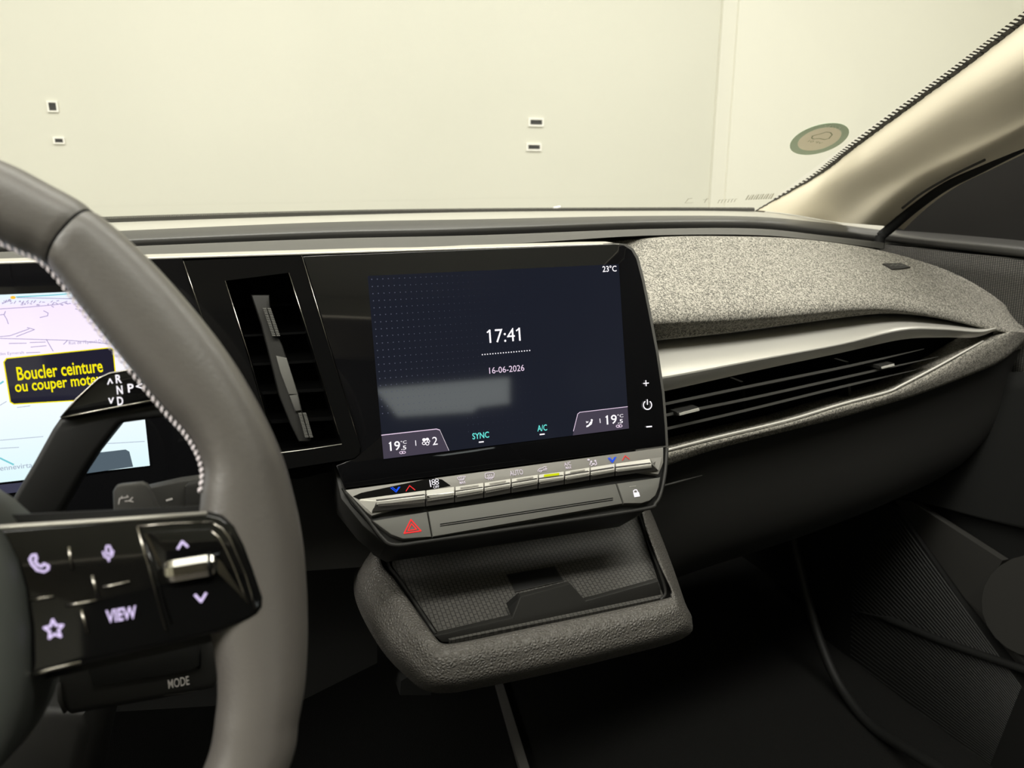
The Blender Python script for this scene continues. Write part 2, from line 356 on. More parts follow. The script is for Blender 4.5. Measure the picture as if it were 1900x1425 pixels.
# unseen rear bulkhead, opening shaped to frame the bright screen reflection
bh = [refl(x, y, -1.45) for x, y in ((690, 722), (945, 700), (945, 750), (885, 757), (875, 766), (735, 775))]
bm = bmesh.new()
O = [V((-.55, -1.45, Z(.40))), V((.985, -1.45, Z(.40))), V((.985, -1.45, Z(.02))), V((.985, -1.45, 0)), V((.3, -1.45, 0)), V((-.55, -1.45, 0))]
a = [bm.verts.new(p) for p in O]; b = [bm.verts.new(p) for p in bh]
for i in range(6): bm.faces.new((a[i], a[(i+1) % 6], b[(i+1) % 6], b[i]))
o = bmput('wall_rear_mask', bm, 'door_dark'); o.modifiers.new('thickness', 'SOLIDIFY').thickness = .03
struct(o, 'dark unseen tailgate trim, its opening shaped for the screen reflection', 'wall')

# ================================================================== dashboard top
xs = (-500, -150, 200, 600, 900, 1200, 1400, 1520, 1640)
def row(ys, Ys): return [UY(x, y, Y) for x, y, Y in zip(xs, ys, Ys)]
dash = thing('dashboard_top', 'dark soft dashboard top running below the windscreen', 'dashboard')
r_front = row((520, 497, 478, 463, 455, 437, 436, 446, 462), (.565,)*5+(.70, .73, .75, .78))
r_a = row((488, 474, 459, 443, 436, 425, 424, 436, 450), (.62,)*5+(.74, .765, .785, .80))
dip = [p+V((0, .008, -.016)) for p in r_a]
loft('upper_face', [r_front, [f.lerp(g, .5)+V((0, 0, .002)) for f, g in zip(r_front, r_a)], r_a, [p+V((0, .004, -.004)) for p in r_a], dip], 'soft_mid', dash, nu=5, nv=3)
r_b = row((486, 470, 454, 437, 430, 418.5, 419, 431, 445), (.650,)*5+(.760, .785, .805, .817))
r_c = row((474, 459, 443, 426, 419, 409, 409, 421, 436), (.653,)*5+(.763, .788, .808, .82))
r_d = row((462, 446, 430, 413, 407, 401, 402.5, 413, 428), (.672,)*5+(.785, .808, .824, .832))
r_e = row((456, 441, 425, 409, 403, 398, 400, 410, 424), (.72,)*5+(.82, .835, .84, .845))
BASEY = (1.02, 1.10, 1.15, 1.2, 1.2, 1.12, .985, .90, .87)
r_f = row((446, 430, 413, 400, 393, 391, 392.5, 405, 418), BASEY)
loft('rolled_edge', [[p+V((0, .012, -.02)) for p in r_b], r_b, r_c, [a.lerp(b, .75)+V((0, -.001, .001)) for a, b in zip(r_c, r_d)], r_d, [p+V((0, .012, -.004)) for p in r_d]], 'soft_dark', dash, nu=5, nv=4)
loft('rear_shelf', [r_d, r_e, [a.lerp(b, .5) for a, b in zip(r_e, r_f)], r_f, [p+V((0, .02, -.004)) for p in r_f]], 'shelf_pale', dash, nu=5, nv=4)  # flat dash top behind the roll, in a paler colour
box('dash_light_block', (-.62, .72, Z(-.15)), (.55, 1.24, Z(-.12)), 'plastic_black', dash)  # hidden slabs added to stop light leaking down behind the dash
box('dash_light_block', (-.62, .59, Z(-.15)), (.27, .72, Z(-.09)), 'plastic_black', dash)
# ------------------------------------------------------------------ windscreen and pillar
base = [p+V((0, .005, 0)) for p in r_f[:7]]
base[6] = UX(1403, 391, .76)
top = [V((x, .14, Z(z))) for x, z in ((-.5, .40), (-.30, .42), (-.1, .43), (.12, .435), (.30, .43), (.48, .41), (.655, .335))]
ws = loft('window_1', [base] + [[a.lerp(b, t) + V((0, .05, .03))*(math.sin(math.pi*t)*(1 if i < 6 else 0)) for i, (a, b) in enumerate(zip(base, top))] for t in (.25, .5, .75)] + [top], 'windscreen_glass', nu=4, nv=2)
struct(ws, 'clear windscreen of the car', 'window')
# dotted black band along the foot of the windscreen
fb = thing('windscreen_base_band', 'dark dotted band along the foot of the windscreen', 'band')
up_ = row((435, 418, 402, 390.5, 386.3, 384.7, 384.8, 0, 0), [y-.02 for y in BASEY])[:7]; lo_ = row((447, 431, 414, 400, 393.5, 391.5, 392.5, 0, 0), [y-.02 for y in BASEY])[:7]
mid = [a.lerp(b, .30) for a, b in zip(up_, lo_)]
R1, R2, R3 = cr(up_, 40), cr(mid, 40), cr(lo_, 40)
bm = bmesh.new()
for i in range(len(R2)-1):
    f = [bm.verts.new(p) for p in (R2[i], R2[i+1], R3[i+1], R3[i])]; bm.faces.new(f)
solid = bmput('solid_band', bm, 'frit', fb); solid.modifiers.new('thickness', 'SOLIDIFY').thickness = .001
bm = bmesh.new(); RU, RM = cr(up_, 110), cr(mid, 110)
for i in range(len(RU)-1):
    for k in range(3):
        t = (k+.5)/3; a = RU[i].lerp(RM[i], t); s = (RU[i+1]-RU[i])
        q = a+s*(.5 if k % 2 else 0); dx = s*.46; dz = (RM[i]-RU[i])*.30
        bm.faces.new([bm.verts.new(c) for c in (q-dx, q+dz, q+dx, q-dz)])
dts = bmput('dot_rows', bm, 'frit', fb); dts['kind'] = 'stuff'
# white wiper tip showing behind the glass
wp = UY(1030, 388, 1.235)
tag(tube('wiper_tip', [wp+V((-.008, 0, -.004)), wp+V((0, 0, .0)), wp+V((.010, 0, .004))], [.002, .0045, .002], 'slot_rim', n=8), 'small white tip sticking up behind the foot of the windscreen', 'wiper tip')
# A-pillar
def PX(pts, Xs): return [UX(x, y, X) for (x, y), X in zip(pts, Xs)]
e0 = PX([(1403, 391), (1518, 326.5), (1587, 274), (1691, 198), (1796, 121.6), (1900, 42), (2060, -80)], (.76, .75, .742, .73, .717, .705, .69))
e1 = PX([(1466, 397), (1560, 332), (1657, 270), (1761, 204), (1840, 157), (1930, 102), (2080, 10)], (.750, .740, .731, .719, .707, .695, .680))
e2 = PX([(1546, 411), (1622, 354), (1690, 314), (1770, 272), (1850, 236), (1930, 196), (2090, 110)], (.778, .772, .766, .760, .754, .748, .738))
e25 = PX([(1600, 416), (1655, 369), (1716, 328), (1788, 294), (1862, 258), (1935, 220), (2095, 140)], (.79, .785, .781, .775, .769, .763, .753))
e3 = PX([(1646, 420), (1690, 377), (1745, 337), (1810, 304), (1870, 274), (1940, 238), (2100, 160)], (.83, .825, .822, .817, .812, .807, .797))
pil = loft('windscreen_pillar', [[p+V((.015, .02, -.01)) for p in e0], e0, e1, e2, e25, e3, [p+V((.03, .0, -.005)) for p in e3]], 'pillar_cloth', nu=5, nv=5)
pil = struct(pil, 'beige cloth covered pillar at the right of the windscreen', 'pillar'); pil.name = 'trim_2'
o = tube('seam_slot', [p+V((-.004, -.004, .0)) for p in cr(PX([(1674, 386), (1712, 357), (1768, 325), (1826, 297)], (.815, .812, .81, .805)), 5)], .0016, 'door_facet', pil, n=8)
# dark toothed edge between glass and pillar
teeth = thing('windscreen_edge_band', 'dark toothed edge along the right side of the windscreen', 'band')
E0 = cr(e0, 30)
inw = V((-.0036, .003, .0014))
bm = bmesh.new()
for i in range(len(E0)-1):
    t = min(1, i/40); A, B = E0[i], E0[i+1]; q = inw*(.25+.75*t)
    bm.faces.new([bm.verts.new(c) for c in (A, B, B+q, A+q)])
solid = bmput('solid_band', bm, 'frit', teeth); solid.modifiers.new('thickness', 'SOLIDIFY').thickness = .001
bm = bmesh.new()
for i in range(10, len(E0)-1, 2):
    t = min(1, i/40); q = inw*(.25+.75*t); A, B = E0[i], E0[i+1]
    bm.faces.new([bm.verts.new(c) for c in (A+q, B+q, B+q*2.0, A+q*2.0)])
o = bmput('teeth', bm, 'frit', teeth); o['kind'] = 'stuff'
# ------------------------------------------------------------------ round sticker on the glass
stk = thing('windscreen_sticker', 'round green emissions sticker with a car outline on the windscreen', 'sticker')
def ell(s, cx=1520.5, cy_=258): return arc(cx, cy_, 57*s, 25.5*s, n=40, rot=-17)[:-1]
ring('green_rim', ell(1), ell(.74), GF, .004, .0044, 'sticker_green', stk)
prism('cream_disc', ell(.74), GF, .0040, .0043, 'sticker_cream', stk)
stroke('car_outline', [[(1506, 256), (1508, 252), (1520, 249), (1533, 245), (1541, 246), (1544, 250), (1538, 257), (1530, 259), (1520, 257), (1509, 258)]], 2.2, GF, .0046, 'sticker_ink', stk, closed=True)
text('VP 01', 1513, 263.6, 30, 4, GF, .0046, 'sticker_ink', stk, mirror=True)
for ch, x, y in (("Crit'Air", 1544, 235.5),):
    text(ch, x, y, 36, 6, GF, .0047, 'sticker_pale', stk, mirror=True)
mk = thing('glass_marking', 'small pale printed marks in the lower right corner of the windscreen', 'marking')
flats('printed_bars', [[(1388+i*4.6+1.5*(i % 2), 362-1.2*i+i*.9), (1391+i*4.6, 361.5-.3*i), (1385.5+i*4.6, 371-.2*i), (1382.5+i*4.6, 371-.2*i)] for i in range(11)], GF, .003, 'glass_print', mk)
stroke('printed_dashes', [[(1271, 377), (1277, 369), (1284, 368)], [(1273, 377), (1286, 376)], [(1305, 371), (1315, 369)], [(1312, 368), (1307, 376)]] + [[(1332+i*6, 377-.4*i), (1335+i*6, 371-.4*i), (1338+i*6, 371-.4*i)] for i in range(6)], 1.5, GF, .003, 'glass_print', mk)

# ================================================================== passenger side door
door = bpy.data.objects.new('door_1', None); COL.objects.link(door); struct(door, 'dark passenger door with a woven upper panel and ribbed pocket', 'door')
# window sill cap
sx0 = ((1641, 432), (1720, 441), (1810, 449), (1900, 458), (2100, 482))
Xs = (.925, .93, .935, .94, .95)
s0 = PX([(1655, 426), (1730, 431), (1815, 438), (1905, 446), (2100, 466)], (.965,)*5)
s1 = PX(sx0, Xs); s2 = PX([(1640, 440), (1720, 450), (1810, 459), (1900, 469), (2100, 495)], [x-.004 for x in Xs]); s3 = PX([(1641, 448), (1720, 457), (1810, 467), (1900, 477), (2100, 503)], Xs)
loft('sill_cap', [s0, s1, s2, s3, [p+V((.02, 0, -.002)) for p in s3]], 'soft_dark', door, nu=4, nv=4)
# woven upper panel
c0 = PX([(1641, 451), (1720, 460), (1810, 470), (1900, 480), (2100, 506)], [x+.008 for x in Xs])
loft('woven_panel', [c0] + [[p+V((.004*k, 0, -.05*k)) for p in c0] for k in (1, 2, 3)], 'speaker_cloth', door, nu=3, nv=2, thick=.01)
# dark corner panel and rubber seal
quadblock('corner_panel', [UX(x, y, .962) for x, y in ((1652, 432), (1668, 408), (1760, 346), (1900, 268), (2080, 180), (2100, 478), (1900, 450))], (.02, 0, 0), 'corner_black', door)
sl = tube('door_seal', cr(PX([(1631, 462), (1634, 440), (1650, 425), (1694, 387), (1752, 345), (1818, 311), (1895, 272), (2080, 182)], (.82, .822, .83, .835, .835, .835, .835, .835)), 6), .0068, 'rubber', n=10)
tag(sl, 'black rubber seal around the passenger door opening', 'seal')
# lower door skin
def XD(x, y, X=.90): return UX(x, y, X)
box('door_skin', (.975, -.6, .02), (.995, 1.12, Z(-.085)), 'door_dark', door)
loft('arm_panel', [[XD(x, y, X) for (x, y), X in zip(r, (.955, .955, .955, .955))] for r in ([(1560, 760), (1700, 700), (1850, 690), (2050, 690)], [(1560, 840), (1700, 800), (1850, 800), (2050, 800)], [(1600, 900), (1680, 905), (1850, 940), (2050, 960)], [(1640, 915), (1700, 925), (1850, 965), (2050, 1010)])], 'door_dark', door, nu=3, nv=3, thick=.01)
quadblock('grey_facet', [UX(x, y, X) for x, y, X in ((1658, 925, .95), (1690, 930, .945), (1860, 1040, .935), (1830, 1090, .94), (1850, 1160, .94), (1915, 1250, .94), (1890, 1235, .95), (1790, 1110, .95))], (.012, 0, 0), 'door_facet', door)
pk = arc(1925, 1125, 105, 95, n=24, rot=20)[:-1]
quadblock('carpeted_pocket', [UX(x, y, .934) for x, y in pk], (.03, 0, 0), 'door_facet', door)
# ribbed pocket wall: many fine ribs
PKF = Fr((.943, .7, .4), (0, -1, 0), (-1, 0, 0))
prism('pocket_wall', [(1480, 960), (1640, 935), (1662, 940), (1780, 1112), (1905, 1290), (1930, 1460), (1760, 1440), (1600, 1310), (1530, 1190)], PKF, -.02, 0, 'plastic_black', door)
bm = bmesh.new()
for i in range(44):
    t = i/43; x0, y0 = 1655+t*-160, 945+t*250; x1, y1 = 1895-t*60, 1275+t*150
    if t > .45: x0 += (t-.45)*150; y0 += (t-.45)*110
    a, b = PKF.w3(x0, y0, .0), PKF.w3(x1, y1, .0); d = (b-a).normalized(); q = d.cross(V((1, 0, 0)))*.0009; n_ = V((-.0012, 0, 0))
    vv = [bm.verts.new(c) for c in (a-q, b-q, b+q, a+q, a+n_, b+n_)]
    for f in ((0, 1, 5, 4), (4, 5, 2, 3), (0, 4, 3), (1, 2, 5)): bm.faces.new([vv[k] for k in f])
o = bmput('pocket_ribs', bm, 'door_dark', door); o['kind'] = 'stuff'
tube('pocket_crease', cr([UX(x, y, .939) for x, y in ((1590, 1135), (1650, 1150), (1750, 1190), (1850, 1225), (1960, 1262))], 4), [.002]*4+[.006]*13, 'door_dark', door, n=8)
sc = tube('sill_edge', cr([UX(x, y, X) for x, y, X in ((1466, 975, .87), (1480, 1040, .865), (1500, 1120, .86), (1525, 1200, .855), (1560, 1275, .85), (1615, 1345, .84), (1690, 1395, .83), (1790, 1455, .82))], 5), .008, 'door_dark', n=10)
tag(sc, 'rounded dark door sill edge curving down to the footwell', 'sill')

# ================================================================== passenger dashboard
pd = thing('passenger_dashboard', 'grey melange fabric dashboard pad on the passenger side', 'dashboard')
T_px = [(1120, 448), (1200, 441), (1300, 438), (1450, 441), (1560, 452), (1660, 471), (1760, 503), (1840, 548), (1905, 604)]
B_px = [(1140, 612), (1215, 605), (1350, 598), (1480, 588), (1600, 577), (1680, 580), (1760, 594), (1835, 612), (1898, 622)]
R_px = [(1140, 640), (1214, 632), (1350, 618), (1490, 599), (1600, 585), (1660, 582), (1745, 590), (1810, 601), (1880, 618)]
def mix(A, B, t): return [(a[0]+(b[0]-a[0])*t, a[1]+(b[1]-a[1])*t) for a, b in zip(A, B)]
def onD(P, w): return [DF.w3(x, y, w) for x, y in P]
TAP = (1, 1, 1, 1, .97, .86, .68, .5, .34)
def onE(P, w): return [DF.w3(x, y, w*k) for (x, y), k in zip(P, TAP)]
rows = [[p+V((0, .02, -.02)) for p in onE(T_px, -.105)], onE(T_px, -.10), onE(mix(T_px, B_px, .12), -.082), onE(mix(T_px, B_px, .35), -.052), onE(mix(T_px, B_px, .6), -.024), onE(mix(T_px, B_px, .82), -.004), onE(mix(T_px, B_px, .94), .001), onD(B_px, -.001), onD(mix(B_px, R_px, .5), -.010), onD(R_px, -.016), [p+V((0, .03, -.004)) for p in onD(R_px, -.03)]]
loft('fabric_pad', rows, 'fabric', pd, nu=4, nv=3)
# little tag on the pad
from mathutils.bvhtree import BVHTree
_pad = [o for o in pd.children if o.name.startswith('fabric_pad')][0].data
_bv = BVHTree.FromPolygons([v.co for v in _pad.vertices], [tuple(p.vertices) for p in _pad.polygons])
_h, _hn, _, _ = _bv.ray_cast(CAM, ray(1664, 494).normalized())
if _hn.dot(CAM-_h) < 0: _hn = -_hn
_tu = V((.96, .2, -.15)); _tu = _tu-_hn*_tu.dot(_hn)
TGF = Fr(_h, _tu, _hn)
prism('sewn_tag', [(1638, 488.5), (1671, 488), (1690, 495), (1672, 498), (1656, 499)], TGF, -.003, .0016, 'door_facet', pd)
stroke('tag_mark', [[(1652, 493.5), (1657, 490.5), (1661, 493.5), (1666, 490.5), (1670, 493.5), (1675, 492)]], 1.3, TGF, .0019, 'panel_grey', pd)
# lower fabric roll under the vent, curling up to the tip
LT = [(1225, 840), (1330, 814), (1460, 783), (1560, 752), (1646, 729), (1690, 708), (1745, 678), (1815, 636), (1868, 614)]
LB = [(1225, 868), (1330, 833), (1460, 800), (1560, 775), (1646, 750), (1710, 730), (1785, 702), (1862, 668), (1915, 618)]
rows = [[p+V((0, .03, 0)) for p in onD(LT, -.02)], onD(LT, -.004), onD(mix(LT, LB, .3), .003), onD(mix(LT, LB, .7), .001), onD(LB, -.008), [p+V((0, .03, -.004)) for p in onD(LB, -.02)]]
loft('fabric_roll', rows, 'fabric', pd, nu=4, nv=3)
loft('fabric_end', [onD(P, w) for P, w in (([(1834, 600), (1858, 588), (1890, 600), (1925, 628)], -.016), ([(1842, 611), (1862, 606), (1892, 614), (1928, 634)], -.008), ([(1842, 624), (1862, 630), (1892, 632), (1928, 644)], -.008), ([(1828, 648), (1858, 664), (1890, 648), (1925, 650)], -.014))], 'fabric', pd, nu=4, nv=4)
# metal blade
mt_ = thing('metal_trim_blade', 'brushed silver trim blade above the passenger air vent', 'trim')
RI = [(1222, 697), (1242, 697), (1407, 666), (1559, 638), (1673, 611), (1748, 610), (1817, 615), (1848, 609)]
RB = [(1210, 634), (1222, 632), (1407, 612), (1559, 590), (1650, 582), (1748, 590), (1800, 598), (1848, 606)]
RL = [(1216, 728), (1237, 725), (1407, 687), (1559, 655), (1673, 630), (1748, 626), (1809, 626), (1848, 613)]
rw = [onD(RB, -.034), onD(mix(RB, RI, .3), -.018), onD(mix(RB, RI, .65), -.003), onD(mix(RB, RI, .93), .0055), onD(RI, .007), onD(mix(RI, RL, .12), .0072), onD(mix(RI, RL, .9), .002), onD(RL, .000), [p+V((0, .03, 0)) for p in onD(RL, -.01)]]
o = loft('blade', rw, 'brushed_silver', mt_, nu=5, nv=1); smooth_angle(o, 24)
# vent
vt = thing('passenger_air_vent', 'long black passenger air vent with thin slats under the silver blade', 'air vent')
vo_px = [(1228, 728), (1407, 688), (1559, 655), (1673, 630), (1748, 626), (1835, 622), (1822, 640), (1741, 684), (1680, 716), (1646, 731), (1560, 756), (1460, 787), (1330, 818), (1228, 844)]
prism('vent_back', vo_px, DF, -.075, -.055, 'seam_black', vt)
def slat(px, wt, w0=-.045, w1=-.004, name='slat', m='soft_mid'):
    P = cr([DF.w3(x, y, w1) for x, y in px], 4); bm = bmesh.new(); L_ = []
    for i, p in enumerate(P):
        h = wt/2*min(1, (len(P)-1-i+.6)/4)
        L_.append([bm.verts.new(c) for c in (p+V((0, 0, h)), p+V((0, 0, -h)), p+V((0, .035, -h*.7-.016)), p+V((0, .035, h*.7-.016)))])
    for A, B in zip(L_, L_[1:]):
        for k in range(4): bm.faces.new((A[k], A[(k+1) % 4], B[(k+1) % 4], B[k]))
    bm.faces.new(L_[0]); bm.faces.new(L_[-1][::-1])
    return bmput(name, bm, m, vt)
def z8(*pts): return [(1180+x/2.639, 420+y/2.639) for x, y in pts]
slat(z8((140, 870), (570, 780), (1060, 680), (1410, 600)), .0030)
slat(z8((140, 925), (545, 845), (1040, 735), (1480, 638)), .0030)
slat(z8((140, 993), (520, 905), (1010, 785), (1370, 703)), .0030)
for a, b_ in (((1375, 709), (1381, 742)), ((1570, 672), (1575, 716))):      # upright dividers deep in the vent
    quadblock('divider', [DF.w3(x, y, -.03) for x, y in ((a[0], a[1]), (a[0]+5, a[1]-1), (b_[0]+5, b_[1]+22), (b_[0], b_[1]+24))], (0, .02, 0), 'plastic_black', vt)
for px in (((1256, 765), (1298, 756), (1299, 763), (1257, 772)), ((1632, 679), (1660, 674), (1661, 680), (1633, 685))):
    tb = prism('slider_tab', px, DF, -.02, .002, 'plastic_dark', vt, .0006)
    prism('tab_insert', [(px[0][0]+5, px[0][1]+2.2), (px[1][0]-1, px[1][1]+1.4), (px[2][0]-1, px[2][1]-1.2), (px[3][0]+4, px[3][1]-.8)], DF, .0015, .0032, 'button_top', tb)
tube('lower_lip', cr(onD([(1226, 838), (1330, 811), (1460, 780), (1560, 750), (1646, 727), (1672, 715), (1741, 679), (1824, 633)], .000), 5), .0012, 'button_top', vt, n=8)
# glove box and under-dash
gb = thing('glove_box', 'dark glove box panel below the fabric roll', 'glove box')
g0 = onD(LB, -.012)
g0[0] = g0[0]+V((-.10, 0, -.02))
loft('front_panel', [[p+V((0, .0, .004)) for p in g0], [p+V((0, .012, -.05)) for p in g0], [p+V((0, .02, -.12)) for p in g0], [p+V((0, .05, -.17)) for p in g0], [p+V((0, .12, -.185)) for p in g0], [p+V((0, .55, -.16)) for p in g0]], 'plastic_dark', gb, nu=3, nv=3)
tube('seam_lip', [DF.w3(x, y, .0) for x, y in ((1225, 903), (1262, 893), (1303, 882))], [.0012, .0011, .0004], 'door_facet', gb, n=6)
# ================================================================== instrument display
ins = thing('instrument_display', 'driver instrument screen showing a pale map and yellow seat belt warning', 'screen')
Pz = lambda X, z: ((X-SF.o.x), (Z(z)-SF.o.z)/SF.v.z)
sl0, sr0, st0, sb0 = Pz(-.40, -.066), Pz(-.0637, -.066), None, Pz(-.0637, -.1775)
cut = [SF.px(x, y) for x, y in ((322, 479), (338, 479), (455, 885), (330, 906), (0, 968))]
solid2('cover_glass', [Pz(-.44, -.0475), cut[1], cut[2], Pz(0.00, -.205), Pz(-.44, -.205)], SF.P, -.018, -.0005, 'glass_black', ins)
solid2('map_area', [(sl0[0], sl0[1]), (sr0[0], sr0[1]), (sr0[0], sb0[1]), (sl0[0], sb0[1])], SF.P, -.0005, .0004, 'scr_map', ins)
solid2('status_bar', [(sl0[0], sb0[1]), SF.px(62, 893), Pz(-.112, -.1845), (sl0[0], Pz(0, -.1845)[1])], SF.P, -.0005, .0003, 'scr_bar', ins)
prism('slate_tab', [(181, 840), (233, 834), (240, 838), (247, 866), (150, 880), (152, 872)], SF, .0003, .0007, 'scr_slate', ins)
wbox = [(12, 665), (205, 645), (210, 649), (218, 735), (215, 739), (26, 750), (19, 746), (7, 672)]
prism('warning_box', wbox, SF, .0003, .0008, 'scr_box', ins)
stroke('warning_outline', [wbox], 2.4, SF, .0009, 'em_yellow', ins, closed=True)
text('Boucler ceinture', 112, 686, 160, 25, SF, .0011, 'em_yellow', ins, 'warning_text', slope=-.098, bold=.018)
text('ou couper moteur', 115, 714, 172, 24, SF, .0011, 'em_yellow', ins, 'warning_text', slope=-.098, bold=.018)
def z3(*p): return [(x/5.9375, 500+y/5.9375) for x, y in p]
mapl = [z3((0, 435), (240, 420), (480, 400), (640, 385), (740, 350)), z3((190, 310), (570, 318), (860, 325)), z3((0, 760), (320, 768), (740, 780), (1000, 800), (1210, 820)), z3((510, 770), (585, 900)), z3((740, 785), (700, 825)), z3((60, 460), (45, 500), (75, 550), (92, 600)), z3((0, 500), (45, 495)), z3((480, 455), (530, 480), (525, 510), (440, 530)), z3((110, 730), (320, 655)), z3((180, 740), (380, 662), (300, 640)), z3((100, 815), (290, 812)), z3((340, 855), (510, 840)), z3((330, 805), (500, 800)), z3((290, 918), (440, 912)), z3((0, 740), (110, 730))]
for q in mapl: stroke('map_road', [q], 1.5, SF, .0006, 'em_purple_line', ins)
rb = []
for i in range(34):
    x = random.uniform(0, 640); y = 345+random.uniform(0, 50); rb.append(z3((x, y), (x+random.uniform(8, 26), y-random.uniform(-6, 30))))
for i in range(9):
    x = random.uniform(560, 880); y = 365+random.uniform(0, 70); rb.append(z3((x, y), (x+22, y+random.uniform(-5, 14))))
stroke('map_buildings', rb, 1.6, SF, .0006, 'em_purple_line', ins)
for q in ([(0, 817), (80, 810)], [(0, 832), (35, 830)], [(200, 823), (268, 819)], [(32, 756), (56, 753)], [(0, 752), (12, 745)]): stroke('map_road', [q], 1.2, SF, .0006, 'em_grey_line', ins)
for q in ([(0, 850), (25, 862)], [(0, 712), (6, 708)]): stroke('map_river', [q], 3.5, SF, .0006, 'em_teal', ins)
stroke('map_river', [[(30, 551), (90, 548), (130, 545)]], 2.4, SF, .00055, 'em_teal', ins)
prism('map_marker', arc(24, 552, 5, 3, n=10)[:-1], SF, .0004, .0008, 'em_amber', ins)
text("Rue de l'Epenel-Dure", 164, 635, 72, 8, SF, .0007, 'em_purple_line', ins, 'street_name')
text('des Eymerals', 22, 656, 46, 7, SF, .0007, 'em_purple_line', ins, 'street_name')
text('ennevirta', 30, 866, 60, 9, SF, .0007, 'em_grey_line', ins, 'street_name')
# satin strip along the top edge of the whole display bank
ts = thing('display_top_strip', 'thin satin silver strip along the top edge of both displays', 'trim')
l0 = SF.w3(1148, 452, 0); solid2('strip', [(-.47-SF.o.x, 0), (.262-SF.o.x, 0), (.2855-SF.o.x, -.0003), (.2855-SF.o.x, -.0013), (-.47-SF.o.x, -.0013)], lambda u, v, w: V((SF.o.x+u, .5365-w*.98, Z(-.0468)+v+w*0)), -.026, -.0006, 'satin_silver', ts, .0003)

# ================================================================== centre air vent
cv = thing('centre_air_vent', 'glossy black upright air vent between the two displays', 'air vent')
out_ = [(340, 484), (560, 474), (662, 808), (669, 828), (667, 842), (656, 851), (546, 868), (455, 884)]
inn_ = [(418, 521), (536, 506), (629, 806), (632, 815), (634, 820), (633, 825), (527, 839), (512, 841)]
ring('surround', out_, inn_, SF, -.03, .0008, 'gloss_black', cv)
def lines3(name, px, r, m, w=.001, par=cv): return tube(name, [SF.w3(x, y, w) for x, y in px], r, m, par, n=6)
lines3('chrome_edge', [(340, 484), (366, 560), (420, 730)], .0002, 'dark_chrome')
lines3('chrome_edge', [(560, 474), (610, 640), (662, 808)], .00015, 'dark_chrome')
lines3('chrome_edge', [(536, 506), (570, 613), (629, 806)], .0002, 'dark_chrome')
lines3('chrome_edge', [(418, 521), (462, 660), (512, 841)], .0002, 'dark_chrome')
lines3('chrome_edge', [(514, 841), (570, 834), (634, 824)], .00032, 'satin_silver')
prism('recess_floor', [(410, 500), (545, 500), (645, 830), (505, 850)], SF, -.05, -.036, 'seam_black', cv)
for i in range(5):
    t = (i+.7)/5.6; xl, xr, y = 424+94*t, 536+95*t, 530+300*t
    prism('vane', [(xl, y), (xr, y-6), (xr+1, y-2), (xl+1, y+4)], SF, -.036, -.022, 'seam_black', cv)
# upright thumb bar
bar = prism('thumb_bar', [(466, 547), (500, 547), (501, 566), (517, 626), (524, 640), (552, 725), (560, 760), (578, 816), (574, 820), (555, 820), (540, 790), (518, 735), (497, 650), (484, 600)], SF, -.024, -.006, 'plastic_dark', cv, .0022, 2)
prism('bar_facet', [(512, 660), (532, 664), (553, 732), (536, 732), (520, 690)], SF, -.010, -.0045, 'panel_grey', cv, .0008)
prism('bar_facet', [(537, 734), (553, 732), (560, 762), (548, 764)], SF, -.010, -.004, 'soft_mid', cv, .0008)
def knurl(x0, y0, x1, y1, wd, n):
    bm = bmesh.new()
    for c in range(2):
        for i in range(n):
            t = (i+.5)/n; x = x0+(x1-x0)*t+c*wd*.55; y = y0+(y1-y0)*t; h = (y1-y0)/n*.3
            pts = [SF.px(x, y-h, -.003), SF.px(x+wd*.42, y-h, -.003), SF.px(x+wd*.42+1, y+h, -.003), SF.px(x+1, y+h, -.003)]
            a = [bm.verts.new(SF.P(u, v, -.003)) for u, v in pts]; b = [bm.verts.new(SF.P(u, v, -.0065)) for u, v in pts]; bm.faces.new(a)
            for k in range(4): bm.faces.new((a[k], a[(k+1) % 4], b[(k+1) % 4], b[k]))
    return bmput('grip_ribs', bm, 'panel_grey', bar)
knurl(487, 571, 505, 624, 15, 17)['kind'] = 'stuff'; knurl(553, 766, 566, 812, 15, 17)['kind'] = 'stuff'

# ================================================================== centre display
cd = thing('centre_display', 'central touchscreen showing 17:41 on a dark blue background', 'screen')
gl_px = [(562, 475), (1138, 452.5), (1158, 455), (1172, 464), (1181, 480), (1192, 522), (1203, 576), (1218, 655), (1229, 730), (1234, 790), (1236, 827), (640, 906), (624, 864), (660, 850), (669, 838), (664, 815)]
prism('cover_glass', gl_px, SF, -.012, .0, 'glass_black', cd, .0006)
hs = [(1120, 452), (1139, 450.5), (1160, 452.5), (1175, 461), (1185, 478), (1196, 520), (1207, 574), (1222, 654), (1233, 729), (1238, 790), (1240, 829), (1180, 838)]
ring('housing_edge', hs, [(1120, 456), (1136, 455), (1156, 457), (1169, 466), (1178, 481), (1189, 523), (1200, 577), (1215, 656), (1226, 731), (1231, 790), (1233, 826), (1180, 832)], SF, -.030, -.0004, 'soft_mid', cd)
prism('lit_area', [(682, 512), (1148, 490), (1167, 795), (712, 852)], SF, -.001, .0004, 'scr_dark', cd)
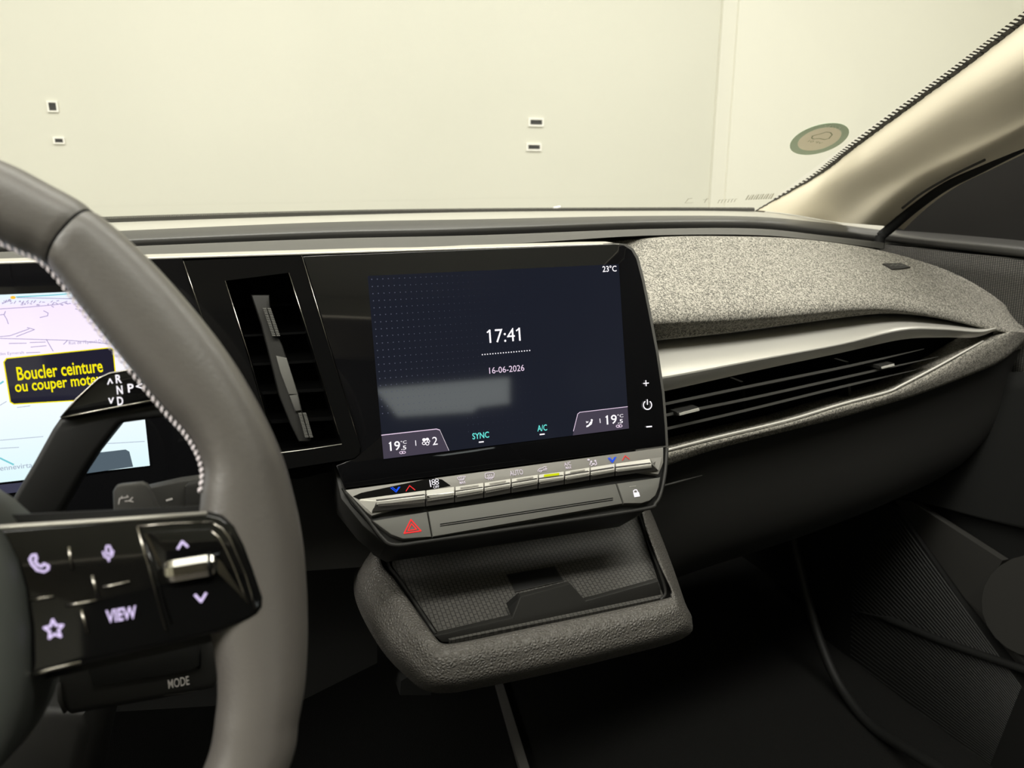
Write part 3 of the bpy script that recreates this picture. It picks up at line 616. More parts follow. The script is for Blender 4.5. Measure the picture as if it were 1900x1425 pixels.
# dotted backdrop
bm = bmesh.new(); tl, br = SF.px(684, 516), SF.px(712, 850)
nx, ny = 30, 24
for i in range(nx):
    for j in range(ny):
        u = tl[0]+.002+i*.0039; v = tl[1]-.001-j*.0050
        r = .00034*max(.25, 1-i/nx*1.1)
        if j > ny-5 and i < 16: continue
        if i > 22 and random.random() < .4: continue
        bm.faces.new([bm.verts.new(SF.P(u+dx*r, v+dy*r, .0006)) for dx, dy in ((-1, -1), (1, -1), (1, 1), (-1, 1))])
o = bmput('dot_backdrop', bm, 'em_dot', cd); o['kind'] = 'stuff'
text('23°C', 1131, 498.5, 26, 11.5, SF, .0007, 'em_white', cd, bold=.01)
text('17:41', 936.8, 622, 58, 25, SF, .0007, 'em_white', cd, 'clock_text')
stroke('numeral_flag', [[(909, 612.5), (904, 616.8)]], 2.4, SF, .0007, 'em_white', cd); stroke('numeral_flag', [[(963.6, 609.3), (958.2, 613.6)]], 2.4, SF, .0007, 'em_white', cd)
text('16-06-2026', 940.5, 685, 65, 11.5, SF, .0007, 'em_pink', cd, 'date_text')
flats('dotted_rule', [[(894+i*4.88, 658-.43*i-.9), (896+i*4.88, 658-.43*i-.9), (896+i*4.88, 658-.43*i+1), (894+i*4.88, 658-.43*i+1)] for i in range(19)], SF, .0007, 'em_white', cd)
text('SYNC', 892, 808, 31, 11.5, SF, .0007, 'em_cyan', cd, bold=.012); stroke('marker_line', [[(889, 820.5), (897, 819.6)]], 2.2, SF, .0007, 'em_white', cd)
text('A/C', 1006, 794, 18, 11.5, SF, .0007, 'em_cyan', cd, bold=.012); stroke('marker_line', [[(1002, 806.3), (1010, 805.4)]], 2.2, SF, .0007, 'em_white', cd)
tabL = [(708, 808), (812, 796), (817, 799), (833, 836.5), (712, 851.5)]
prism('corner_tab', tabL, SF, .0003, .0006, 'scr_tab', cd); stroke('tab_line', [[(708, 807.5), (810, 796), (816, 798)]], 1.5, SF, .0007, 'em_pink', cd); stroke('tab_line', [[(816, 798), (833, 836)]], .8, SF, .0007, 'em_icon', cd)
tabR = [(1164.5, 755), (1076, 765), (1071, 769), (1063, 808), (1167, 795)]
prism('corner_tab', tabR, SF, .0003, .0006, 'scr_tab', cd); stroke('tab_line', [[(1164.5, 754.5), (1076, 765), (1072, 768), (1064, 800)]], 1.0, SF, .0007, 'em_pink', cd)
for x, y in ((733, 827.5), (1135, 778.5)):
    text('19', x, y, 19, 17, SF, .0008, 'em_white', cd, bold=.008)
    text('°C', x+16, y-7, 11, 6, SF, .0008, 'em_white', cd); text('.5', x+16, y+3.2, 9.5, 7.5, SF, .0008, 'em_white', cd, bold=.01)
    stroke('numeral_flag', [[(x-7.6, y-7.2), (x-11, y-4.4)]], 1.7, SF, .0008, 'em_white', cd)
    stroke('link_icon', [arc(x+11.5, y+12.3, 3.2, 2.2, n=10), arc(x+16.2, y+11.7, 3.2, 2.2, n=10)], 1.1, SF, .0008, 'em_pink', cd)
for q in ([(771, 817.5), (771.8, 826.5)], [(1113, 777), (1113.8, 784.5)]): stroke('divider_mark', [q], 1.3, SF, .0008, 'em_white', cd)
text('2', 807, 818, 9.5, 15, SF, .0008, 'em_white', cd)
flats('fan_icon', [arc(787, 816, 3.6, 3, n=10)[:-1], arc(793, 814.8, 3, 2.6, n=10)[:-1]], SF, .0008, 'em_white', cd)
stroke('fan_icon', [arc(786.5, 822.5, 3, 2.6, n=10), arc(793, 823, 3, 2.8, n=10), arc(795, 818.5, 2.4, 2.2, n=10)], 1.2, SF, .0008, 'em_white', cd)
flats('airflow_icon', [arc(1098, 779.5, 2, 2, n=8)[:-1], [(1095.5, 782), (1099.5, 781.5), (1098, 787), (1092, 791.5), (1088, 793), (1088, 790), (1092, 788)]], SF, .0008, 'em_white', cd)
stroke('airflow_icon', [[(1087.5, 782), (1091, 784)], [(1088, 784.5), (1091.5, 782)]], 1.1, SF, .0008, 'em_white', cd)
stroke('plus_key', [[(1194, 711.5), (1203.5, 710.7)], [(1198.3, 706), (1199, 716)]], 1.7, SF, .0008, 'em_white', cd)
stroke('power_key', [arc(1201.5, 751.5, 7.6, 8.2, a0=-52, a1=232, n=18)], 1.8, SF, .0008, 'em_white', cd); stroke('power_key', [[(1201, 741.5), (1201.4, 750.5)]], 1.8, SF, .0008, 'em_white', cd)
stroke('minus_key', [[(1199.8, 792), (1209.2, 791.2)]], 2.2, SF, .0008, 'em_white', cd)

# ================================================================== climate control panel
cc = thing('climate_control_panel', 'silver climate control panel with a row of keys below the touchscreen', 'control panel')
hsg = [(634, 905), (640, 909), (1237, 829), (1236, 880), (1229, 915), (1222, 930), (1192, 947), (731, 1014), (706, 1000), (684, 970), (652, 935)]
prism('housing', hsg, KF, -.05, -.003, 'plastic_black', cc, .002)
side = prism('housing_side', [(617, 858), (634, 866), (645, 912), (690, 960), (728, 1008), (712, 1008), (672, 975), (632, 925)], KF, -.045, -.006, 'plastic_dark', cc, .002)
tube('housing_lip', cr([KF.w3(x, y, -.001) for x, y in ((641, 911), (664, 940), (686, 967), (709, 997), (733, 1011), (800, 1003), (1000, 974), (1192, 945), (1216, 934), (1226, 915), (1234, 876), (1237, 832))], 5), .0016, 'plastic_dark', cc, n=8)
plate = prism('icon_plate', [(640, 909), (1231, 830), (1231, 858), (1222, 880), (1140, 868), (1000, 892), (850, 914), (790, 926), (690, 957), (680, 950)], KF, -.003, .0015, 'plate_silver', cc, .0004)
prism('gloss_inset', [(655, 921), (670, 914.5), (788, 889.5), (802, 887), (820, 889.5), (836, 901), (790, 910), (666, 926.5)], KF, .0012, .0020, 'gloss_black', cc)
def key(px_top, px_ridge, px_bot, name='rocker_key'):
    """key with an upward chamfer and a front face: left/right points for each line"""
    k = thing_part(name, cc)
    T = [KF.w3(x, y, .0016) for x, y in px_top]; Rg = [KF.w3(x, y, .0085) for x, y in px_ridge]; B = [KF.w3(x, y, .0030) for x, y in px_bot]
    bk = [p-KF.n*.006 for p in (B[0], B[1])]
    def face(nm, A, C, m):
        bm = bmesh.new(); a = [bm.verts.new(p) for p in (A[0], A[1], C[1], C[0])]; n_ = (A[1]-A[0]).cross(C[0]-A[0]).normalized()
        if n_.dot(KF.n) < 0: n_ = -n_
        b = [bm.verts.new(p.co-n_*.0025) for p in a]; f = bm.faces.new(a); bm.faces.new(b[::-1])
        for i in range(4): bm.faces.new((a[i], a[(i+1) % 4], b[(i+1) % 4], b[i]))
        bmesh.ops.bevel(bm, geom=list(f.edges), offset=.00035, segments=1, affect='EDGES')
        return bmput(nm, bm, m, k)
    face('key_top', T, Rg, 'button_top'); face('key_front', Rg, B, 'button_face')
    return k
def thing_part(name, parent):
    o = bpy.data.objects.new(name, None); COL.objects.link(o); o.parent = parent; o.empty_display_size = .01; return o
xb = [790, 844, 898, 948.5, 999, 1047.5, 1095, 1141.5]            # joints between the keys
yt = [909.5, 903, 895.5, 888, 880.5, 874.5, 867, 860]
yr = [919.5, 913, 905.5, 897.5, 889.5, 883.5, 876, 869]
yb = [940, 932.5, 924, 915, 907, 899, 891, 883.5]
GAP = 1.1
def fl(nm, kk, x0, x1, ya, yb_, f, m):      # thin strip drawn on a key front
    pass
KEYS = []
KEYS.append(key([(666, 926), (xb[0]-GAP, yt[0])], [(699, 930), (xb[0]-GAP, yr[0])], [(690, 950), (xb[0]-GAP, yb[0])]))
for i in range(7):
    KEYS.append(key([(xb[i]+GAP, yt[i]), (xb[i+1]-GAP, yt[i+1])], [(xb[i]+GAP, yr[i]), (xb[i+1]-GAP, yr[i+1])], [(xb[i]+GAP, yb[i]), (xb[i+1]-GAP, yb[i+1])]))
KEYS.append(key([(xb[7]+GAP, yt[7]), (1206, 851)], [(xb[7]+GAP, yr[7]), (1209, 861)], [(xb[7]+GAP, yb[7]), (1222, 873)]))
# slanted silver end caps of the two rockers
quadblock('end_cap', [KF.w3(*p) for p in ((663, 929, .001), (699, 930, .0086), (704, 921, .0016), (668, 926, .0012))], KF.n*-.004, 'button_top', cc)
quadblock('end_cap', [KF.w3(*p) for p in ((663, 929, .001), (690, 952, .002), (699, 930, .0087))], KF.n*-.003, 'button_top', cc)
quadblock('end_cap', [KF.w3(*p) for p in ((1206, 851, .0018), (1228, 848, .002), (1222, 873, .002), (1209, 861, .0086))], KF.n*-.003, 'plate_silver', cc)
# knurled double line on each key front
knm = mat('knurl_line', (.45, .43, .39), .5, metal=.3); t, N, L, b = nt(knm); v = coords(N, L)
wv = N.new('ShaderNodeTexWave'); wv.inputs['Scale'].default_value = 300; wv.bands_direction = 'X'; L.new(v, wv.inputs[0]); rp = N.new('ShaderNodeValToRGB'); rp.color_ramp.elements[0].color = (.03, .03, .03, 1); rp.color_ramp.elements[1].color = (.62, .59, .53, 1)
L.new(wv.outputs[1], rp.inputs[0]); L.new(rp.outputs[0], b.inputs['Base Color'])
segs = [((705, 931), (788, 925), (697, 948), (788, 939))] + [((xb[i]+3, yr[i]), (xb[i+1]-3, yr[i+1]), (xb[i]+3, yb[i]), (xb[i+1]-3, yb[i+1])) for i in range(7)] + [((xb[7]+3, yr[7]), (1206, 862), (xb[7]+3, yb[7]), (1213, 874))]
for kk, (a, b_, c, d) in zip(KEYS, segs):
    bm = bmesh.new()
    def fp(p, q, t):      # point on the key front between ridge and bottom
        A, B = KF.w3(*p, .0085), KF.w3(*q, .0030); return A.lerp(B, t)+KF.n*.0006+V((0, -.0003, 0))
    for t0_, t1_ in ((.24, .33), (.40, .49)):
        bm.faces.new([bm.verts.new(p) for p in (fp(a, c, t0_), fp(b_, d, t0_), fp(b_, d, t1_), fp(a, c, t1_))])
    bmput('knurl_line', bm, 'knurl_line', kk)
# indicator slots on the key tops
for i, m_ in ((1, 'print_grey'), (2, 'print_grey'), (3, 'print_grey'), (4, 'em_lime'), (5, 'print_grey')):
    x0, x1 = xb[i]+10, xb[i+1]-10; f0 = (x0-xb[i])/(xb[i+1]-xb[i]); f1 = (x1-xb[i])/(xb[i+1]-xb[i])
    bm = bmesh.new(); pts = []
    wd = (.30, .72) if m_ == 'em_lime' else (.36, .62)
    for f, t in ((f0, wd[0]), (f1, wd[0]), (f1, wd[1]), (f0, wd[1])):
        x = xb[i]+(xb[i+1]-xb[i])*f; ya = yt[i]+(yt[i+1]-yt[i])*f; yc = yr[i]+(yr[i+1]-yr[i])*f
        pts.append(bm.verts.new(KF.w3(x, ya, .0016).lerp(KF.w3(x, yc, .0085), t)+V((0, -.0002, .0006))))
    bm.faces.new(pts); bmput('indicator', bm, m_, KEYS[i+0] if i else cc)
# icons on the plate
W_ = .0022
stroke('cooler_arrow', [[(725, 905), (735, 913), (742, 903.5)], [(728, 904), (735.5, 910), (740, 903.5)]], 1.4, KF, W_+.0002, 'em_blue', cc)
stroke('warmer_arrow', [[(753.5, 911), (760, 901), (770, 909)]], 1.5, KF, W_+.0002, 'em_red', cc)
stroke('cooler_arrow', [[(1128.5, 850), (1136.5, 858), (1143, 848)], [(1131, 849), (1137, 855), (1140.5, 848.5)]], 1.4, KF, W_, 'em_blue', cc)
stroke('warmer_arrow', [[(1155, 854), (1160, 845.5), (1168, 852)]], 1.4, KF, W_, 'em_red', cc)
stroke('fan_off_icon', [arc(804, 892, 3, 2.3, n=8), arc(810.5, 891, 3, 2.3, n=8), arc(804.5, 897, 3, 2.3, n=8), arc(811, 896.3, 3, 2.3, n=8)], 1.1, KF, W_+.0002, 'em_white', cc)
stroke('fan_off_icon', [[(797.5, 891), (798, 894)], [(798, 895), (799.5, 903)]], 1.8, KF, W_+.0002, 'em_white', cc)
text('OFF', 809.5, 903.3, 11, 5, KF, W_+.0002, 'em_white', cc)
stroke('screen_defrost_icon', [[(848.5, 886.5), (855, 884), (863.5, 883.7), (860, 890), (852, 891), (848.5, 886.5)], [(853, 885), (854, 891.5)], [(856, 885), (857, 891.5)], [(859.5, 885), (859, 891)]], 1.1, KF, W_, 'em_icon', cc)
text('MAX', 858.5, 895, 11.5, 5.2, KF, W_, 'em_icon', cc, bold=.02)
stroke('rear_defrost_icon', [[(900, 879.5), (902, 878), (915, 876.7), (917, 878.5), (916, 885), (914, 886.5), (902, 887.5), (900.5, 886), (900, 879.5)], [(904.5, 881), (906, 884), (905, 887), (906.5, 890)], [(908, 880.6), (909.5, 884), (908.5, 887), (910, 890)], [(911.6, 880.2), (913, 884), (912, 887), (913, 889.5)]], 1.3, KF, W_, 'em_icon', cc)
text('AUTO', 958, 876.8, 25, 10, KF, W_, 'em_icon', cc, bold=.008)
stroke('recirculation_icon', [[(998, 873), (1001, 869.5), (1006, 868.5), (1010, 866), (1014, 866)], [(998, 873), (998.5, 875)], arc(1003, 874, 2, 1.8, n=8), [(1005.5, 873), (1014.5, 872)], [(1008, 870.5), (1015, 869.7), (1012, 868)]], 1.2, KF, W_, 'em_icon', cc)
text('A/C', 1053, 860.8, 13, 7, KF, W_, 'em_icon', cc, bold=.01); text('MAX', 1055, 867.5, 11, 4.8, KF, W_, 'em_icon', cc, bold=.02)
flats('airflow_icon', [arc(1097, 856.5, 2, 2, n=8)[:-1], [(1098, 859.5), (1104, 859), (1103, 862), (1099, 862.5)], arc(1104.5, 855, 2, 2, n=8)[:-1], arc(1092, 853, 2.6, 1.8, n=8)[:-1]], KF, W_, 'em_icon', cc)
stroke('airflow_icon', [[(1096, 858.5), (1094.5, 862)], [(1106, 857), (1107, 861), (1104, 863)], [(1099, 863), (1097, 864)]], 1.6, KF, W_, 'em_icon', cc)
# lower keys: hazard, grooved bar, lock
hz = prism('hazard_key', [(690, 966), (792.5, 949), (801, 996), (748, 1000), (726, 992), (715, 984)], KF, -.004, .003, 'panel_grey', cc, .0012)
prism('grooved_bar', [(794.5, 948.6), (1143, 897), (1156, 934.5), (803, 996)], KF, -.004, .003, 'panel_grey', cc, .0012)
lk = prism('lock_key', [(1145, 896.6), (1226, 885), (1223, 903), (1217, 919), (1206, 929), (1190, 934), (1158, 934)], KF, -.004, .003, 'panel_grey', cc, .0012)
for dy in (-2.3, 1.2):
    stroke('groove', [[(817, 975+dy), (977, 951+dy), (1137, 926.5+dy)]], 1.8, KF, .0032, 'seam_black', cc)
tri = [(762.5, 964), (781, 985), (750, 989.5)]
def shr(P, t): c = (sum(p[0] for p in P)/3, sum(p[1] for p in P)/3); return [(c[0]+(p[0]-c[0])*t, c[1]+(p[1]-c[1])*t) for p in P]
stroke('hazard_triangle', [tri], 2.4, KF, .0034, 'em_red', hz, closed=True); stroke('hazard_triangle', [shr(tri, .5)], 2.0, KF, .0034, 'em_red', hz, closed=True)
flats('lock_icon', [[(1175, 914.5), (1185.5, 913), (1187.5, 921), (1177, 922.5)]], KF, .0034, 'em_white', lk)
stroke('lock_icon', [[(1176.5, 915), (1175.5, 911), (1178, 909), (1181.5, 909), (1183.5, 913.5)]], 1.7, KF, .0034, 'em_white', lk)
stroke('lock_icon', [[(1168, 903.3), (1180, 901.7)]], .8, KF, .0034, 'print_grey', lk)

# ================================================================== lower dash behind the tray
ld = thing('lower_dash_panel', 'dark lower dash panel left of the centre console stack', 'panel')
quadblock('panel', [UY(x, y, .555) for x, y in ((300, 905), (560, 888), (640, 868), (720, 985), (700, 1050), (560, 1060), (300, 1100))], (0, .03, 0), 'plastic_dark', ld)
quadblock('knee_panel', [UY(x, y, .60) for x, y in ((60, 1000), (700, 1000), (700, 1230), (560, 1300), (60, 1330))], (0, .03, 0), 'plastic_black', ld)
# ================================================================== storage tray
tray = thing('storage_tray', 'open grained storage tray below the climate controls', 'tray')
I_ = [(1188, 940), (1198, 981), (1222, 1045), (1243, 1090), (1244, 1103), (1232, 1112), (1110, 1139), (998, 1162), (900, 1183), (842, 1194), (821, 1194), (806, 1181), (770, 1130), (733, 1077), (707, 1045), (704, 1000)]
O_ = [(1201, 936), (1218, 975), (1246, 1048), (1270, 1118), (1283, 1150), (1268, 1184), (1130, 1222), (998, 1253), (900, 1273), (842, 1283), (798, 1280), (765, 1258), (713, 1203), (668, 1122), (661, 1070), (680, 1003)]
def onT(P, w): return [TF.w3(x, y, w) for x, y in P]
tr_rows = [onT(I_, -.012), onT(I_, .004), onT(mix(I_, O_, .07), .0075), onT(mix(I_, O_, .3), .0065), onT(mix(I_, O_, .55), .000), onT(mix(I_, O_, .80), -.008), onT(mix(I_, O_, .95), -.020), onT(O_, -.032), [p+V((0, .015, -.008)) for p in onT(O_, -.036)], [p+V((0, .05, -.008)) for p in onT(mix(I_, O_, .6), -.036)]]
loft('rim', tr_rows, 'tray_skin', tray, nu=5, nv=3)
prism('tray_floor', [(1180, 930), (1262, 1110), (1232, 1130), (998, 1180), (830, 1214), (700, 1060), (690, 930)], TF, -.020, -.010, 'plastic_black', tray)
box('tray_light_block', (.075, .572, Z(-.30)), (.345, .582, Z(-.19)), 'plastic_black', tray)  # hidden panel added to block light leaking onto the tray
cm = thing('charging_mat', 'black moulded rubber charging mat lying in the storage tray', 'mat')
mt_px = [(724, 935), (1174, 935), (1222, 1080), (1232, 1108), (1080, 1140), (836, 1188), (812, 1172), (728, 1050)]
o = prism('mat_surface', mt_px, TF, -.0095, -.0060, 'charge_mat', cm)
lipF = Fr(TF.w3(1000, 1150, -.006)+V((0, 0, 0)), (1, 0, 0), (0, -.985, .17))
prism('front_lip', [(806, 1180), (951, 1146), (966, 1107), (1059, 1083.5), (1087, 1115), (1222, 1078), (1229, 1112), (1000, 1161), (840, 1192), (820, 1192)], lipF, -.006, .0, 'plastic_dark', cm, .0008)
quadblock('stop_facet', [lipF.w3(952, 1146, -.0005), lipF.w3(967, 1107, -.0005), lipF.w3(944, 1127, -.008)], (0, .006, 0), 'plastic_black', cm)
lgo = [(939, 1066), (1028, 1051), (1046, 1077), (955, 1098)]
prism('logo_pad', lgo, TF, -.0062, -.0054, 'plastic_black', cm, .0002)
stroke('pad_outline', [lgo], 1.3, TF, -.0051, 'door_facet', cm, closed=True)
stroke('pad_outline', [[(926, 1064), (1036, 1045), (1060, 1082)]], .9, TF, -.0055, 'door_facet', cm)
# side rails of the mat
tube('side_bead', cr([TF.w3(x, y, -.001) for x, y in ((1186, 950), (1205, 1010), (1228, 1070), (1235, 1100), (1226, 1113))], 5), .0013, 'plastic_dark', cm, n=8)
tube('side_bead', cr([TF.w3(x, y, -.003) for x, y in ((716, 960), (718, 1040), (745, 1080), (808, 1176))], 5), .0013, 'plastic_dark', cm, n=8)
# ================================================================== tunnel and footwell bits
tn = thing('floor_trim_strip', 'narrow grey trim strip on the floor under the storage tray', 'trim')
quadblock('strip', [U(x, y, (0, 0, .012), V((0, 0, 1))) for x, y in ((918, 1260), (931, 1260), (984, 1430), (966, 1430))], (0, 0, -.012), 'console_strip', tn)
br_ = thing('dash_bracket', 'dark bracket foot behind the left corner of the storage tray', 'bracket')
quadblock('bracket', [UY(x, y, .60) for x, y in ((744, 1264), (770, 1248), (800, 1250), (800, 1290), (742, 1290))], (0, .03, 0), 'door_dark', br_)

# ================================================================== steering wheel
sw = thing('steering_wheel', 'dark grey leather steering wheel with glossy black button spoke', 'steering wheel')
OI = [((0, 302), (-52, 432)), ((100, 350), (34, 469)), ((178, 396), (91, 499)), ((270, 475), (160, 583)), ((350, 562), (236, 677)), ((425, 658), (303, 757)), ((480, 750), (352, 812)), ((520, 835), (377, 868)), ((543, 910), (372, 925)), ((560, 990), (368, 985)), ((568, 1070), (374, 1070)), ((571, 1150), (386, 1150)), ((570, 1210), (396, 1205)), ((566, 1270), (403, 1262)), ((555, 1330), (400, 1326)), ((535, 1424), (378, 1424))]
u0 = -.172-WF.o.x
sec = [(V(WF.px(*o)), V(WF.px(*i))) for o, i in OI]
cen = [((o+i)/2, (o-i)/2) for o, i in sec]
hw0 = cen[0][1].length; hw1 = cen[-1][1].length
def S2(c, d, l): return (V(c), V(d).normalized()*l)
ex_top = [S2((u0+.001, .1225), (.0, 1), hw0), S2((u0+.032, .1222), (.05, 1), hw0), S2((u0+.058, .1185), (.18, 1), hw0)]
ex_bot = [S2((-.036+0-WF.o.x+.0, -.150), (.7, -.7), hw1), S2((u0+.085, -.176), (.35, -1), hw1), S2((u0+.04, -.184), (.08, -1), hw1), S2((u0+.001, -.185), (0, -1), hw1)]
half = ex_top + cen + ex_bot
C2 = cr([V((c.x, c.y, 0)) for c, d in half], 8); D2 = cr([V((d.x, d.y, 0)) for c, d in half], 8)
i_seam = (len(ex_top)+2)*8
def rim_mesh(name, i0, i1, mirror, m='leather', e0=False, e1=False):
    bm = bmesh.new(); rg = []; n = 28
    for i in range(i0, i1+1):
        c, d = C2[i], D2[i]; s = 1.0
        if (e0 and i == i0) or (e1 and i == i1): s = .95
        elif (e0 and i == i0+1) or (e1 and i == i1-1): s = .993
        pts = []
        for k in range(n):
            a = 2*math.pi*k/n; ca, sa = math.cos(a), math.sin(a); ca = math.copysign(abs(ca)**.86, ca); sa = math.copysign(abs(sa)**.86, sa)
            q = c+d*(ca*s); wv_ = sa*.0162*s; u = 2*u0-q.x if mirror else q.x
            pts.append(bm.verts.new(WF.P(u, q.y, wv_)))
        rg.append(pts)
    for A, B in zip(rg, rg[1:]):
        for k in range(n): bm.faces.new((A[k], A[(k+1) % n], B[(k+1) % n], B[k]))
    bm.faces.new(rg[0]); bm.faces.new(rg[-1][::-1])
    o = bmput(name, bm, m, sw, True); smooth_angle(o, 60); return o
for mir in (False, True):
    rim_mesh('rim_grip', 0, i_seam, mir, e1=True); rim_mesh('rim_grip', i_seam, len(C2)-1, mir, e0=True)
for mir in (False, True):
    bm = bmesh.new(); rg = []; c, d = C2[i_seam], D2[i_seam]; tg = (C2[i_seam+1]-C2[i_seam-1]).normalized()
    for off in (-.0005, .0005):
        pts = []
        for k in range(28):
            a = 2*math.pi*k/28; ca, sa = math.cos(a), math.sin(a); ca = math.copysign(abs(ca)**.86, ca); sa = math.copysign(abs(sa)**.86, sa)
            q = c+d*(ca*.965)+tg*off; pts.append(bm.verts.new(WF.P(2*u0-q.x if mir else q.x, q.y, sa*.0162*.965)))
        rg.append(pts)
    for k in range(28): bm.faces.new((rg[0][k], rg[0][(k+1) % 28], rg[1][(k+1) % 28], rg[1][k]))
    bm.faces.new(rg[0]); bm.faces.new(rg[1][::-1]); bmput('rim_seam', bm, 'seam_black', sw)
# stitching along the inner edge
bm = bmesh.new(); i = 12.0
while i < 9*8+14:
    a = int(i); f = i-a; c = C2[a].lerp(C2[a+1], f); d = D2[a].lerp(D2[a+1], f); tn_ = (C2[a+1]-C2[a]).normalized()
    A_ = c-d*.985+tn_*.0002; wA = .0062; B_ = c-d*1.035+tn_*.0021; wB = .0026; mid_ = (A_+B_)/2-d.normalized()*.0011; hw_2 = tn_*.00055
    vv = [bm.verts.new(WF.P(q.x, q.y, ww)) for q, ww in ((A_-hw_2, wA), (A_+hw_2, wA), (mid_+hw_2*1.3, .0052), (mid_-hw_2*1.3, .0052), (B_+hw_2, wB), (B_-hw_2, wB))]
    bm.faces.new(vv[:4]); bm.faces.new((vv[3], vv[2], vv[4], vv[5]))
    i += .0030/((C2[a+1]-C2[a]).length)
o = bmput('stitching', bm, 'thread', sw); o['kind'] = 'stuff'
# spoke
SWW = .0168
spk = [(-80, 985), (0, 978), (388, 949), (412, 956), (436, 976), (455, 1010), (474, 1058), (490, 1108), (489, 1128), (480, 1142), (462, 1152), (400, 1177), (200, 1224), (30, 1264), (-80, 1288)]
spoke = prism('spoke_panel', spk, WF, -.012, SWW, 'gloss_black', sw, .0022, 3)
mp_ = [(2*u0-u, v) for u, v in [WF.px(x, y, SWW) for x, y in spk]]
solid2('spoke_panel', mp_[::-1], WF.P, -.012, SWW, 'gloss_black', sw, .002)
prism('spoke_back', [(-80, 960), (380, 938), (430, 960), (480, 1060), (490, 1130), (470, 1158), (400, 1190), (0, 1280), (-80, 1300)], WF, -.02, -.006, 'plastic_black', sw)
def bead(px, r, m, par, w=SWW, n=6): return tube('trim_line' if m != 'dark_chrome' else 'key_ridge', [WF.w3(x, y, w) for x, y in px], r, m, par, n=n)
bead([(-60, 984), (0, 979), (200, 966), (384, 953)], .0009, 'satin_silver', spoke)
bead([(36, 1257), (90, 1243), (150, 1229)], .0007, 'dark_chrome', spoke)
for ln in ([(128, 1014), (134, 1058)], [(51, 1113.5), (100, 1107)], [(171, 1067), (182, 1110)], [(122, 1124), (180, 1114)], [(191, 1090), (240, 1079.5)], [(151, 1132), (163, 1176)]):
    bead(ln, .00055, 'dark_chrome', spoke, SWW+.0001)
bead([(255, 977), (270, 1030), (308, 1171)], .0005, 'dark_chrome', spoke, SWW); bead([(262, 980), (318, 1158)], .0004, 'gloss_black', spoke, SWW)
bead([(255, 977), (320, 971), (394, 969)], .0004, 'dark_chrome', spoke, SWW)
bead(cr([V((396, 971, 0)), V((425, 1000, 0)), V((452, 1060, 0)), V((474, 1128, 0))], 5) and [(396, 971), (412, 981), (427, 1000), (441, 1030), (456, 1070), (466, 1100), (474, 1130)], .00042, 'dark_chrome', spoke, SWW)
bead([(393, 985), (407, 998), (420, 1022), (435, 1055), (450, 1095), (460, 1120)], .00042, 'dark_chrome', spoke, SWW)
# rocker keys and facets around the roller
prism('roller_bed', [(266, 988), (390, 980), (412, 1020), (400, 1040), (303, 1056), (290, 1060)], WF, .014, SWW+.0004, 'gloss_black', spoke, .0003)
prism('side_facet', [(404, 1036), (412, 1044), (461, 1120), (404, 1062)], WF, .012, SWW+.0006, 'chrome', spoke)
prism('side_facet', [(268, 990), (274, 990), (300, 1048), (296, 1054)], WF, .012, SWW+.0004, 'dark_chrome', spoke)
A, B = WF.w3(303, 1062, .018), WF.w3(403, 1046, .018); ax = (B-A)
prs = [A+ax*t for t in (0, .02, .06, .12, .2, .8, .88, .94, .98, 1)]; rr_ = [.0012, .0027, .0035, .0039, .0041, .0041, .0039, .0035, .0027, .0012]
rol = tube('thumb_roller', prs, rr_, 'chrome', sw, n=8, smooth=False)
rb_ = tube('roller_collar', [A+ax*.84, A+ax*.90], [.0046, .0046], 'gloss_black', rol, n=16)
wi = SWW+.0009
def ph(cx, cy_, s): return [(cx-11*s, cy_-13*s), (cx-5*s, cy_-14*s), (cx-3*s, cy_-7*s), (cx-6*s, cy_-3*s), (cx-1*s, cy_+4*s), (cx+6*s, cy_+7*s), (cx+10*s, cy_+2*s), (cx+18*s, cy_+6*s), (cx+17*s, cy_+12*s), (cx+10*s, cy_+16*s), (cx-2*s, cy_+13*s), (cx-11*s, cy_+3*s), (cx-15*s, cy_-6*s)]
stroke('phone_icon', [ph(71, 1044, 1.05)], 5, WF, wi, 'em_lilac', spoke, closed=True)
stroke('voice_icon', [[(197, 1016), (197, 1024), (200, 1029), (205, 1027), (206, 1019), (203, 1013), (198, 1013), (197, 1016)], [(191, 1024), (194, 1032), (201, 1036), (208, 1031), (210, 1022)], [(201, 1036), (202, 1041)]], 3.6, WF, wi, 'em_lilac', spoke)
star = [(100+(18.5 if k % 2 == 0 else 8.5)*math.cos(math.radians(-98+36*k)), 1168+(18.5 if k % 2 == 0 else 8.5)*math.sin(math.radians(-98+36*k))) for k in range(10)]
stroke('star_icon', [star], 5, WF, wi, 'em_lilac', spoke, closed=True)
text('VIEW', 225, 1140, 56, 24, WF, wi, 'em_lilac', spoke, bold=.025)
stroke('up_chevron', [[(330, 1018), (338, 1005), (348, 1014)]], 5, WF, wi, 'em_lilac', spoke)
stroke('down_chevron', [[(362, 1104), (373, 1116), (382, 1101)]], 5, WF, wi, 'em_lilac', spoke)
# airbag cover
hub = []
cu_, cv_ = u0, WF.px(30, 1160)[1]; hw_ = WF.px(34, 1160, .03)[0]-u0
for k in range(48):
    a = 2*math.pi*k/48; c, s = math.cos(a), math.sin(a); hub.append((cu_+hw_*math.copysign(abs(c)**.72, c), cv_+.068*math.copysign(abs(s)**.8, s)))
solid2('airbag_cover', hub, WF.P, -.03, .03, 'hub_plastic', sw, .012, 4)

